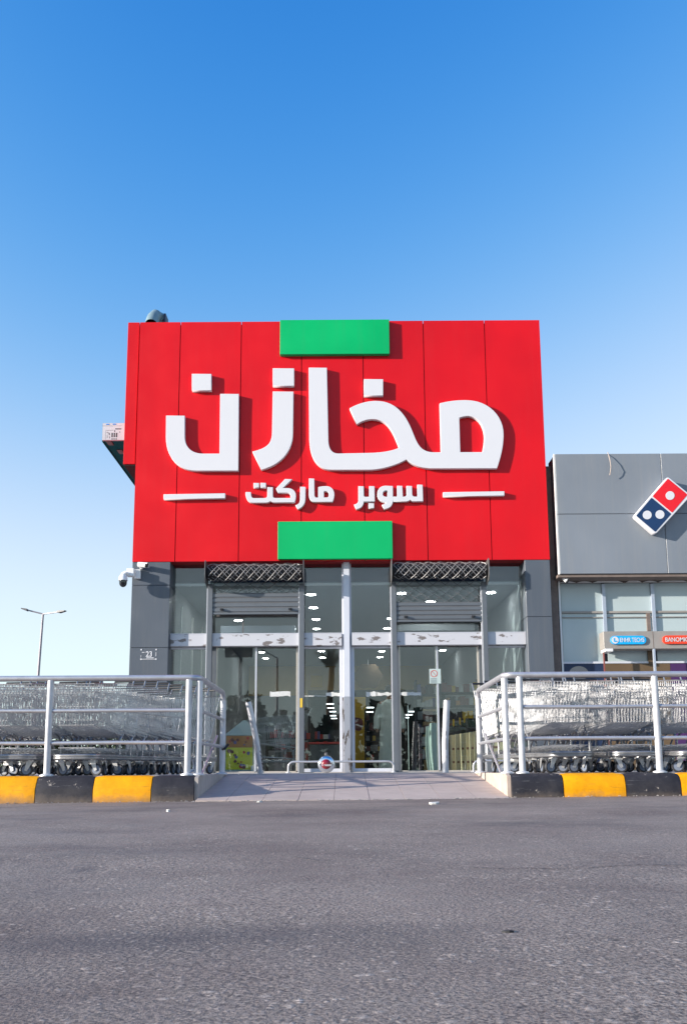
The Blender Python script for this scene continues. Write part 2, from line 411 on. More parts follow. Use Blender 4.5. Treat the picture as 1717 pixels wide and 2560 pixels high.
def copy_tree(o, parent=None):
    c = o.copy(); COL.objects.link(c)
    if parent: c.parent = parent
    for ch in list(o.children): copy_tree(ch, c)
    return c
def bez(path):
    """mini path: list of ('M'|'L', x, y) or ('C', x1,y1,x2,y2,x,y) -> points"""
    pts = []
    for q in path:
        if q[0] in 'ML': pts.append((q[1], q[2]))
        else:
            x0, y0 = pts[-1]; _, x1, y1, x2, y2, x3, y3 = q
            for i in range(1, 13):
                t = i / 12; u = 1 - t
                pts.append((u**3 * x0 + 3 * u * u * t * x1 + 3 * u * t * t * x2 + t**3 * x3, u**3 * y0 + 3 * u * u * t * y1 + 3 * u * t * t * y2 + t**3 * y3))
    return pts
def svg(d):
    out, tk, i = [], d.split(), 0
    while i < len(tk):
        k = tk[i]; n = 6 if k == 'C' else 2
        out.append((k, *map(float, tk[i + 1:i + 1 + n]))); i += 1 + n
    return bez(out)
def to_mesh_from_curve(cu):
    ob = bpy.data.objects.new('tmp', cu); COL.objects.link(ob)
    bpy.context.view_layer.update()
    me = bpy.data.meshes.new_from_object(ob.evaluated_get(bpy.context.evaluated_depsgraph_get()))
    bpy.data.objects.remove(ob)
    return me
def slab(name, loops, yf, depth, m, parent, bev=0.006):
    """loops of (x, z) points -> solid slab whose front is at y = yf"""
    cu = bpy.data.curves.new(name, 'CURVE'); cu.dimensions = '2D'; cu.fill_mode = 'BOTH'
    for lp in loops:
        sp = cu.splines.new('POLY'); sp.points.add(len(lp) - 1); sp.use_cyclic_u = True
        for q, (x, z) in zip(sp.points, lp): q.co = (x, z, 0, 1)
    cu.extrude = depth / 2 - bev; cu.bevel_depth = bev; cu.bevel_resolution = 1; cu.offset = -bev
    me = to_mesh_from_curve(cu); me.name = name
    for q in me.vertices:
        x, z, d = q.co; q.co = (x, yf + depth / 2 - d, z)
    bm = bmesh.new(); bm.from_mesh(me); bmesh.ops.remove_doubles(bm, verts=bm.verts[:], dist=1e-4)
    bmesh.ops.recalc_face_normals(bm, faces=bm.faces[:]); bm.to_mesh(me); bm.free()
    me.materials.clear()
    return link(name, me, m, parent)
def text(name, s, x0, x1, z0, z1, y, m, parent, th=0.004, bold=0.0):
    cu = bpy.data.curves.new(name, 'FONT'); cu.body = s; cu.size = 1; cu.extrude = 0.01; cu.offset = bold
    me = to_mesh_from_curve(cu); me.name = name
    xs = [q.co.x for q in me.vertices]; ys = [q.co.y for q in me.vertices]
    ax, bx, ay, by = min(xs), max(xs), min(ys), max(ys)
    for q in me.vertices:
        q.co = (x0 + (q.co.x - ax) / (bx - ax) * (x1 - x0), y - (q.co.z / 0.01) * th / 2, z0 + (q.co.y - ay) / (by - ay) * (z1 - z0))
    me.materials.clear()
    return link(name, me, m, parent)

# ------------------------------------------------------------------ planes of the place
DR = 14.42                 # front of the red sign box and the grey piers
DG = 14.67                 # shop glass
YK = 8.62                  # front of the kerb
YN = 8.82                  # near railing line
YF = 10.55                 # far railing posts
RZ = -0.25                 # road level under the camera
def road_z(x): return RZ + 0.0058 * max(-12, min(12, x))

# ------------------------------------------------------------------ ground
def ground():
    xs = [-600, -120, -40] + [-12 + i for i in range(25)] + [40, 120, 600]
    ys = [-600, -60, -6, 0, 1, 2, 3, 4, 5, 6, 7, 8, 8.7, 12, 30, 120, 900]
    b = MB()
    for y in ys:
        for x in xs:
            wob = 0.006 * math.sin(1.7 * x + 0.6 * y) * math.sin(1.3 * y) if abs(x) < 12 and 0 < y < 8 else 0
            dz = -0.35 if y > 11 else 0
            b.v.append(Vector((x, y, road_z(x) + wob + dz)))
    n = len(xs)
    for j in range(len(ys) - 1):
        for i in range(n - 1): b.f.append((j * n + i, j * n + i + 1, (j + 1) * n + i + 1, (j + 1) * n + i))
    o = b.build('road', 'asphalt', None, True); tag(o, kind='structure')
    def crack(pts, w_):
        bb = MB(); prev = None; rn = random.Random(len(pts))
        q = []
        for (x0, y0), (x1, y1) in zip(pts[:-1], pts[1:]):
            for k in range(14): q.append((x0 + (x1 - x0) * k / 14, y0 + (y1 - y0) * k / 14 + rn.uniform(-1.3, 1.3)))
        for px, py in q:
            g = PZ(px, py, RZ); h = w_ * rn.uniform(0.2, 1.0)
            zz = road_z(g.x) + 0.006 * math.sin(1.7 * g.x + 0.6 * g.y) * math.sin(1.3 * g.y) + 0.0035
            bb.v += [Vector((g.x, g.y - h, zz)), Vector((g.x, g.y + h, zz))]
        for k in range(len(q) - 1): bb.f.append((2 * k, 2 * k + 2, 2 * k + 3, 2 * k + 1))
        bb.build('crack', 'ink_dark', o)
    crack([(1175, 2172), (1250, 2176), (1320, 2175), (1430, 2179), (1510, 2172), (1600, 2168), (1720, 2171)], 0.005)
    crack([(735, 2140), (800, 2150), (830, 2149)], 0.006)
    # kerb pavements on both sides, with the platform in front of the shop
    XL, XR = -1.52, 1.69
    pv = tag(MB().box(-26, XL, YK + 0.17, DG + 16, -0.6, 0).build('pavement', 'concrete'), kind='structure')
    pv2 = tag(MB().box(XR, 30, YK + 0.17, DG + 16, -0.6, 0).build('pavement', 'concrete'), kind='structure')
    MB().box(XL, XR, 10.72, DG + 16, -0.6, -0.001).build('platform', 'concrete', pv)
    # pavement slabs' edge strips (cheeks of the ramp)
    for par, x0, x1, m in ((pv, XL - 0.002, XL + 0.035, 'concrete'), (pv2, XR - 0.035, XR + 0.002, 'cheek_stone')):
        cb = [(YK + 0.05, RZ - 0.2), (10.78, RZ - 0.2), (10.78, 0.004), (YK + 0.16, 0.004), (YK + 0.05, -0.02)]
        MB().prism_x(cb, x0, x1).build('ramp_cheek', m, par)
    # painted kerb stones
    def stone(par, xa, xb, m, rnd):
        z0 = road_z((xa + xb) / 2) - 0.12
        if rnd: prof = [(YK, z0), (YK, -0.155), (YK + 0.012, -0.085), (YK + 0.035, -0.035), (YK + 0.075, -0.008), (YK + 0.2, 0.003), (YK + 0.2, z0)]
        else: prof = [(YK, z0), (YK, -0.135), (YK + 0.008, -0.118), (YK + 0.055, -0.02), (YK + 0.075, -0.005), (YK + 0.2, 0.003), (YK + 0.2, z0)]
        b = MB(); k = 9; xa += 0.004; xb -= 0.004; n = len(prof)
        for i in range(k + 1):
            x = xa + (xb - xa) * i / k
            e = 0.006 if i in (0, k) else 0
            for y, z in prof:
                jy = random.uniform(-0.0015, 0.0015); jz = random.uniform(-0.0025, 0.0025) if -0.14 < z < -0.01 else 0
                b.v.append(Vector((x, y + jy + (e if y < YK + 0.1 else 0), z + jz - (e if z > -0.1 else 0))))
        for i in range(k):
            for j in range(n): b.f.append((i * n + j, i * n + (j + 1) % n, (i + 1) * n + (j + 1) % n, (i + 1) * n + j))
        b.f.append(tuple(range(n))); b.f.append(tuple(k * n + j for j in range(n)))
        return b.build('kerb_stone', m, par, True)
    xs = [X(p, 1970, YK) for p in (378, 232, 88, -56, -200, -344)]
    cur = XL - 0.0
    for i, x in enumerate(xs):
        stone(pv, x, cur, 'kerb_black' if i % 2 == 0 else 'kerb_yellow', False); cur = x
    xs = [X(p, 1970, YK) for p in (1409, 1565, 1703, 1850, 2000)]
    cur = XR
    for i, x in enumerate(xs):
        stone(pv2, cur, x, 'kerb_black' if i % 2 == 0 else 'kerb_yellow', True); cur = x
    # the tiled ramp
    y0, z0, y1, z1 = 8.50, RZ + 0.004, 10.72, -0.004
    rb = MB().prism_x([(y0, z0 - 0.02), (y1, z1 - 0.012), (y1, -0.5), (y0, -0.5)], XL + 0.035, XR - 0.035).build('ramp', 'concrete')
    tag(rb, kind='structure')
    tw, rows = 0.356, 3
    xg = [XL + 0.035]
    x = X(460 + 205 / 1.867, 1988, 8.6)
    while x < XR - 0.06:
        if x > xg[-1] + 0.05: xg.append(x)
        x += tw
    xg.append(XR - 0.035)
    for i in range(len(xg) - 1):
        for j in range(rows):
            ya, yb = y0 + (y1 - y0) * j / rows + 0.003, y0 + (y1 - y0) * (j + 1) / rows - 0.003
            f = lambda y: z0 + (z1 - z0) * (y - y0) / (y1 - y0)
            d = random.uniform(-0.0015, 0.0015)
            MB().prism_x([(ya, f(ya) + d), (yb, f(yb) + d), (yb, f(yb) - 0.018), (ya, f(ya) - 0.018)], xg[i] + 0.0017, xg[i + 1] - 0.0017).build('ramp_tile', 'ramp_tile', rb)
    # broken asphalt lip in front of the ramp and grit along the kerb: too small to count
    b = MB()
    for i in range(420):
        if i < 200: x = random.uniform(XL - 0.1, XR + 0.2); y = 8.47 + random.gauss(0, 0.035)
        else: x = random.uniform(-4.5, 4.5); y = YK - abs(random.gauss(0, 0.05)) - 0.01 - (0.13 if XL < x < XR else 0)
        r = random.uniform(0.003, 0.012); z = road_z(x) + r * 0.3
        b.add([(x - r, y, z), (x, y - r, z + r * .4), (x + r, y + r * .3, z), (x, y + r, z), (x + r * .2, y, z + r)], [(0, 1, 4), (1, 2, 4), (2, 3, 4), (3, 0, 4)])
    tag(b.build('gravel', 'concrete'), 'loose grit along the kerb and the lip of the ramp', 'gravel', kind='stuff')
ground()

def litter(name, px, py, sx, sy, m, label, hh=0.012):
    p = PZ(px, py, road_z(0) + 0.004); p.z = road_z(p.x) + min(0.007, hh)
    b = MB(); n = 9
    pts = []
    for i in range(n):
        a = 2 * math.pi * i / n; k = random.uniform(0.6, 1.1)
        pts.append((p.x + math.cos(a) * sx * k, p.y + math.sin(a) * sy * k))
    top = [(x, y, p.z + 0.002 + random.uniform(0, hh)) for x, y in pts]
    b.add([(x, y, p.z - 0.012) for x, y in pts] + top, [tuple(range(n)), tuple(range(n, 2 * n))] + [(i, (i + 1) % n, (i + 1) % n + n, i + n) for i in range(n)])
    tag(b.build(name, m), label, 'litter')
litter('paper_scrap', 648, 2003, 0.035, 0.05, 'litter', 'white paper scrap on the asphalt at the left of the ramp foot')
litter('paper_scrap', 1085, 2010, 0.06, 0.08, 'litter', 'crumpled pale litter on the asphalt at the right of the ramp foot')
litter('paper_scrap', 421, 2026, 0.015, 0.02, 'litter', 'small white scrap on the asphalt below the black left kerb end')
litter('paper_scrap', 264, 1999, 0.02, 0.02, 'litter', 'pale pebble of litter under the yellow left kerb stone')
litter('paper_scrap', 408, 2000, 0.015, 0.015, 'kerb_yellow', 'orange crumb under the black left kerb end')
litter('dry_leaf', 1268, 2331, 0.012, 0.007, 'rubber', 'dark scrap lying alone on the asphalt in the foreground', 0.003)

# ------------------------------------------------------------------ supermarket
ZT = Z(850, 803, DR)                       # top of the red box
ZB = Z(850, 1401.5, DR)                    # bottom of the red box
XA = X(331.5, 1404, DR); XB = X(1373.5, 1399, DR)
shop = thing('supermarket_building', ((XA + XB) / 2, DR, 0), 'supermarket front clad in big red sign panels above glass doors and grey piers', 'building')
def ground_floor():
    # carcass
    MB().box(XA + 0.02, XB - 0.02, DR + 0.05, DR + 16, ZB + 0.02, ZT - 0.03).build('sign_box', 'joint_dark', shop)
    MB().box(XA + 0.01, XA + 0.16, DR + 0.62, DR + 16, 0, ZB + 0.02).build('side_wall', 'grey_panel', shop)
    MB().box(XB - 0.16, XB - 0.01, DR + 0.62, DR + 16, 0, ZB + 0.02).build('side_wall', 'grey_panel', shop)
    # red panels
    jt = [X(452.5, 806, DR), X(604, 806, DR), X(754, 840, DR), X(907.5, 900, DR), X(1057, 803, DR), X(1209.5, 801, DR)]
    xs = [XA] + jt + [XB]
    for a, b in zip(xs[:-1], xs[1:]):
        bb = MB()
        yo = [random.uniform(-0.002, 0.002) for _ in range(4)]
        x0, x1 = a + 0.007, b - 0.007
        if a == XA: x0 = a
        if b == XB: x1 = b
        # sheet with slight oil-canning
        nx, nz = 5, 9
        for j in range(nz + 1):
            for i in range(nx + 1):
                u, v = i / nx, j / nz
                d = 0 if i in (0, nx) or j in (0, nz) else random.uniform(-0.003, 0.003)
                bb.v.append(Vector((x0 + (x1 - x0) * u, DR + d, ZB + (ZT - ZB) * v)))
        for j in range(nz):
            for i in range(nx): bb.f.append((j * (nx + 1) + i, j * (nx + 1) + i + 1, (j + 1) * (nx + 1) + i + 1, (j + 1) * (nx + 1) + i))
        e = 0.04
        for (p, q) in (((x0, ZB), (x1, ZB)), ((x1, ZB), (x1, ZT)), ((x1, ZT), (x0, ZT)), ((x0, ZT), (x0, ZB))):
            bb.add([(p[0], DR, p[1]), (q[0], DR, q[1]), (q[0], DR + e, q[1]), (p[0], DR + e, p[1])], [(0, 1, 2, 3)])
        bb.build('red_panel', 'red_panel', shop, True)
    # right return of the red box
    MB().box(XB - 0.012, XB, DR + 0.042, DR + 8, ZB, ZT).build('side_panel', 'red_panel', shop)
    MB().box(XA, XA + 0.012, DR + 0.042, DR + 8, ZB, ZT).build('side_panel', 'red_panel', shop)
    # soffit under the red box
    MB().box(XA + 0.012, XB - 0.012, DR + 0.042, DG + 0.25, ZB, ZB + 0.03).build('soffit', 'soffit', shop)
    # piers of grey sheet
    xl1 = X(422.5, 1550, DR); xr0 = X(1316.5, 1550, DR)
    zl = [0] + [Z(375, 1619, DR), Z(375, 1463, DR)] + [ZB - 0.004]
    for a, b in zip(zl[:-1], zl[1:]): MB().cbox(XA + 0.003, xl1, DR + 0.004, DR + 0.6, a + 0.003, b - 0.003, 0.004).build('pier_panel', 'grey_panel', shop)
    zr = [0, Z(1350, 1541.5, DR), ZB - 0.004]
    for a, b in zip(zr[:-1], zr[1:]): MB().cbox(xr0, XB - 0.003, DR + 0.004, DR + 0.6, a + 0.003, b - 0.003, 0.004).build('pier_panel', 'grey_panel', shop)
    return xl1, xr0
XL1, XR0 = ground_floor()

# --- glass front
ZH0, ZH1 = Z(860, 1613.5, DG - .12), Z(860, 1583.5, DG - .12)       # header band
ZTOP = ZB + 0.03
gx = dict(g1=X(525, 1600, DR + .1), g2=X(753.5, 1600, DR + .1), g3=X(984, 1600, DR + .1), g4=X(1208.5, 1600, DR + .1), c=X(866.5, 1600, DG))
def front():
    def pane(x0, x1, z0, z1, y=DG, name='window_pane', par=shop):
        return MB().box(x0, x1, y, y + 0.01, z0, z1).build(name, 'shop_glass', par)
    c0, c1 = gx['c'] - 0.085, gx['c'] + 0.085
    spans = [('L', XL1, gx['g1']), ('D1', gx['g1'], gx['g2']), ('M1', gx['g2'], c0), ('M2', c1, gx['g3']), ('D2', gx['g3'], gx['g4']), ('R', gx['g4'], XR0)]
    for nm, a, b in spans:
        pane(a, b, ZH1 + 0.012, ZTOP)                                       # fanlight
        hb = MB().cbox(a + 0.002, b - 0.002, DG - 0.125, DG + 0.03, ZH0, ZH1, 0.004).build('door_header', 'header_film', shop)
        MB().box(a + 0.002, b - 0.002, DG - 0.128, DG + 0.02, ZH1 + 0.0005, ZH1 + 0.012).build('header_lip', 'white_frame', hb)
        if nm in ('D1', 'D2'):
            mid = X(639.5, 1700, DG) if nm == 'D1' else X(1092.5, 1700, DG)
            for (u, v, y) in ((a + 0.09, mid + 0.02, DG + 0.0), (mid - 0.02, b - 0.07, DG + 0.035)):
                d = MB().box(u, u + 0.022, y - 0.012, y + 0.022, 0.03, ZH0 - 0.006).build('sliding_door', 'door_edge', shop)
                MB().box(u + 0.022, v - 0.03, y, y + 0.01, 0.03, ZH0 - 0.006).build('door_glass', 'shop_glass', d)
                MB().box(v - 0.03, v, y - 0.012, y + 0.022, 0.03, ZH0 - 0.006).build('door_stile', 'aluminium' if v < b - 0.1 else 'door_edge', d)
                MB().box(u + 0.022, v - 0.03, y - 0.005, y + 0.015, 0.012, 0.03).build('door_rail', 'door_edge', d)
            MB().box(a, a + 0.088, DG - 0.02, DG + 0.05, 0, ZH0 - 0.002).build('door_jamb', 'shutter_grey', shop)
            MB().box(b - 0.068, b, DG - 0.02, DG + 0.05, 0, ZH0 - 0.002).build('door_jamb', 'shutter_grey', shop)
            MB().box(a + 0.09, b - 0.07, DG - 0.03, DG + 0.05, ZH1 + 0.33, ZH1 + 0.37).build('transom', 'plate_steel', shop)
            if nm == 'D1':
                xm = X(608, 1560, DG); MB().box(xm - 0.012, xm + 0.012, DG - 0.012, DG - 0.002, ZH1 + 0.014, ZH1 + 0.33).build('mullion', 'plate_steel', shop)
        else:
            MB().box(a + 0.004, b - 0.004, DG - 0.03, DG + 0.012, ZH0 - 0.042, ZH0 - 0.008).build('frame_head', 'white_frame', shop)
            MB().box(a + 0.004, b - 0.004, DG - 0.03, DG + 0.012, 0.013, 0.07).build('frame_sill', 'white_frame', shop)
            if nm in ('M1', 'M2'):
                sx = (c0 - 0.045, c0 - 0.002) if nm == 'M1' else (c1 + 0.002, c1 + 0.045)
                MB().box(sx[0], sx[1], DG - 0.029, DG + 0.011, 0.07, ZH0 - 0.042).build('frame_stile', 'white_frame', shop)
            pane(a, b, 0.07, ZH0 - 0.042, DG - 0.004, 'window_pane')
    # central mullion: white above, stripped steel below
    zs = Z(866, 1742, DG - .1)
    for z0, z1, m in ((zs, ZTOP, 'white_frame'), (0, zs - 0.002, 'peeled_steel')):
        o = MB().box(gx['c'] - 0.05, gx['c'] + 0.05, DG - 0.14, DG - 0.03, z0, z1).build('mullion', m, shop)
        MB().box(gx['c'] - 0.083, gx['c'] + 0.083, DG - 0.028, DG + 0.03, z0, z1).build('mullion_flange', m, o)
    # threshold
    MB().box(XL1, XR0, DG - 0.12, DG + 0.2, -0.02, 0.012).build('threshold', 'concrete', shop)
    # stickers and torn tape on the panes
    def patch(px0, py0, px1, py1, y, m, name, jag=0.012, th=0.002):
        a, b = P(px0, py1, y), P(px1, py0, y); n = 8; pts = []
        for i in range(n + 1): pts.append((a.x + (b.x - a.x) * i / n, a.z + random.uniform(-jag, jag)))
        for i in range(n + 1): pts.append((b.x + (a.x - b.x) * i / n, b.z + random.uniform(-jag, jag)))
        return MB().prism(pts, y - th, y).build(name, m, shop)
    patch(675, 1729, 726, 1741, DG + 0.030, 'tape_white', 'tape_remnant')
    patch(815, 1731, 857, 1741, DG - 0.008, 'tape_white', 'tape_remnant')
    patch(762, 1739, 815, 1741, DG - 0.008, 'tape_white', 'tape_remnant', 0.004)
    patch(915, 1729, 940, 1741, DG - 0.008, 'tape_white', 'tape_remnant')
    patch(942, 1731, 979, 1739, DG - 0.008, 'tape_white', 'tape_remnant')
    patch(996, 1730, 1052, 1739, DG - 0.004, 'tape_white', 'tape_remnant')
    st = patch(1073, 1672, 1101, 1709, DG - 0.016, 'poster_white', 'notice_sticker', 0)
    c = P(1084.5, 1684, DG - 0.02)
    ring = MB()
    for i in range(24):
        a0, a1 = 2 * math.pi * i / 24, 2 * math.pi * (i + 1) / 24
        r0, r1 = 0.052, 0.062
        ring.prism([(c.x + r0 * math.cos(a0), c.z + r0 * math.sin(a0)), (c.x + r1 * math.cos(a0), c.z + r1 * math.sin(a0)), (c.x + r1 * math.cos(a1), c.z + r1 * math.sin(a1)), (c.x + r0 * math.cos(a1), c.z + r0 * math.sin(a1))], c.y, c.y + 0.0015)
    k = 0.04
    ring.prism([(c.x - k, c.z + k + .006), (c.x - k + .008, c.z + k + .006), (c.x + k, c.z - k), (c.x + k - .008, c.z - k)], c.y, c.y + 0.0015)
    ring.build('ban_ring', 'poster_red', st)
    ln = MB()
    for i, q in enumerate((1697, 1701, 1704, 1707)):
        z = Z(1084, q, DG - .02); ln.box(c.x - 0.06, c.x + 0.045, c.y, c.y + 0.0015, z - 0.003 - (0.003 if i == 0 else 0), z + 0.003)
    ln.build('notice_lines', 'board_blue', st)
front()

# --- roller shutters with their lattice drums
def shutter(px0, px1, pyr, pym, pys, nslat):
    g0, g1 = X(px0, 1480, DR), X(px1, 1480, DR)
    yc, r = DR - 0.085, 0.15
    zc = Z((px0 + px1) / 2, pyr, yc)
    root = MB().lathe([(r - 0.02, g0 + 0.03), (r - 0.02, g1 - 0.03)], (0, yc, zc), 'X', 24).build('roller_shutter', 'dark_void', shop, True)
    lat = MB(); L = g1 - g0 - 0.07
    for s in (1, -1):
        for k in range(-7, 17):
            pts = []
            for i in range(15):
                a = R(-80 + 225 * i / 14)          # visible front half
                x = g0 + 0.035 + L * (k / 9.0) + s * 0.27 * (i / 14.0 - 0.5) * 2.0
                if x < g0 + 0.035 or x > g1 - 0.035: continue
                rr = r + (0.008 if s > 0 else 0.0) + 0.006 * math.sin(k * 2.1)
                pts.append((x, yc - rr * math.cos(a), zc + rr * math.sin(a)))
            if len(pts) > 2: lat.tube(pts, 0.0055, 4)
            pts2 = [(q[0] + 0.07, yc + (q[1] - yc) * 0.93, zc + (q[2] - zc) * 0.93) for q in pts if q[0] + 0.07 < g1 - 0.03]
            if len(pts2) > 2: lat.tube(pts2, 0.004, 4)
    lat.build('drum_lattice', 'lattice', root)
    for x in (g0, g1 - 0.012):
        pl = [(yc - 0.19, zc - 0.12), (yc - 0.14, zc - 0.19), (yc + 0.12, zc - 0.24), (yc + 0.2, zc - 0.1), (yc + 0.2, zc + 0.17), (yc - 0.16, zc + 0.19), (yc - 0.19, zc + 0.14)]
        MB().prism_x(pl, x, x + 0.012).build('end_plate', 'plate_steel', root)
    ym = DR + 0.10
    z0, z1 = Z((px0 + px1) / 2, pym, ym), zc
    ms = MB(); a, b = g0 + 0.1, g1 - 0.1
    step, hgt = 0.215, 0.135
    for s in (1, -1):
        for k in range(-6, 16):
            x0 = a + k * step; n = 6
            pts = []
            # zig straight diagonal clipped to the curtain
            t0, t1 = 0.0, 1.0
            xa, xb = (x0, x0 + (z1 - z0) * step / hgt / 1.15) if s > 0 else (x0, x0 - (z1 - z0) * step / hgt / 1.15)
            def cl(x): return (x - xa) / (xb - xa)
            lo, hi = sorted((cl(a), cl(b)))
            t0, t1 = max(0, lo), min(1, hi)
            if t1 - t0 < 0.05: continue
            q = lambda t: (xa + (xb - xa) * t, ym + (0.004 if s > 0 else -0.004), z0 + (z1 - z0) * t)
            ms.tube([q(t0), q((t0 + t1) / 2), q(t1)], 0.0055, 4)
    ms.build('lattice_curtain', 'plate_steel', root)
    z2 = Z((px0 + px1) / 2, pys, ym)
    hs_ = (z0 - z2) / nslat
    for i in range(nslat):
        za, zb = z2 + hs_ * i + 0.006, z2 + hs_ * (i + 1) - 0.006
        prof = [(ym - 0.004, za), (ym - 0.014, za + 0.012), (ym - 0.014, zb - 0.012), (ym - 0.004, zb), (ym + 0.01, zb), (ym + 0.01, za)]
        MB().prism_x(prof, a - 0.03, b + 0.03).build('slat', 'shutter_grey', root)
    MB().box(a - 0.03, b + 0.03, ym - 0.003, ym + 0.009, z2, z0).build('slat_joint', 'plate_steel', root)
    MB().box(a - 0.03, b + 0.03, ym - 0.02, ym + 0.03, z2 - 0.035, z2 - 0.002).build('bottom_bar', 'shutter_grey', root)
    for x in (a + 0.13, b - 0.18):
        MB().box(x, x + 0.06, ym - 0.055, ym - 0.016, z2 + 0.035, z2 + 0.065).box(x + 0.02, x + 0.035, ym - 0.07, ym - 0.054, z2 + 0.025, z2 + 0.06).build('latch', 'black_plastic', root)
    for x, s in ((g0 + 0.005, 1), (g1 - 0.095, -1)):
        gu = MB().cbox(x, x + 0.09, DR + 0.07, DR + 0.15, 0, zc - 0.16, 0.004)
        gu.build('guide_rail', 'shutter_grey', root)
        MB().box(x - 0.016, x - 0.001, DR + 0.09, DR + 0.13, 0, zc - 0.24).build('guide_edge', 'aluminium', root)
    return root, g0, g1
sh1 = shutter(517, 761, 1432, 1482, 1531, 4)
sh2 = shutter(977, 1218, 1427.5, 1505, 1549.5, 4)
a = P(753, 1757, DR + 0.06)
MB().box(a.x - 0.02, a.x + 0.022, DR + 0.062, DR + 0.069, a.z - 0.08, a.z + 0.08).build('yellow_tag', 'sticker_yellow', shop)

# --- house number sprayed on the left pier
def pier_number():
    y = DR - 0.001; t = 0.006
    a, b = P(353, 1648, y), P(391, 1624, y)
    m = MB()
    for x in (a.x, b.x):
        for z in (a.z, b.z): m.box(x - 0.012, x + 0.012, y - 0.001, y + 0.004, z - 0.012, z + 0.012)
    m.box(a.x + 0.013, b.x - 0.013, y - 0.001, y + 0.004, a.z - 0.004, a.z + 0.004)
    m.box(a.x - 0.004, a.x + 0.004, y - 0.001, y + 0.004, a.z + 0.03, a.z + 0.07)
    m.box(b.x - 0.005, b.x + 0.005, y - 0.001, y + 0.004, a.z + 0.05, a.z + 0.12)
    m.box(a.x + 0.013, a.x + 0.06, y - 0.001, y + 0.004, b.z - 0.052, b.z - 0.042)
    m.build('stencil_frame', 'white_acrylic', shop)
    q0, q1 = P(365, 1642, y), P(381, 1628, y)
    text('stencil_number', '23', q0.x, q1.x, q0.z, q1.z, y + 0.001, 'white_acrylic', shop, bold=0.02)
    MB().box(q0.x + 0.01, q1.x + 0.03, y - 0.001, y + 0.004, q0.z - 0.025, q0.z - 0.012).build('stencil_line', 'white_acrylic', shop)
pier_number()

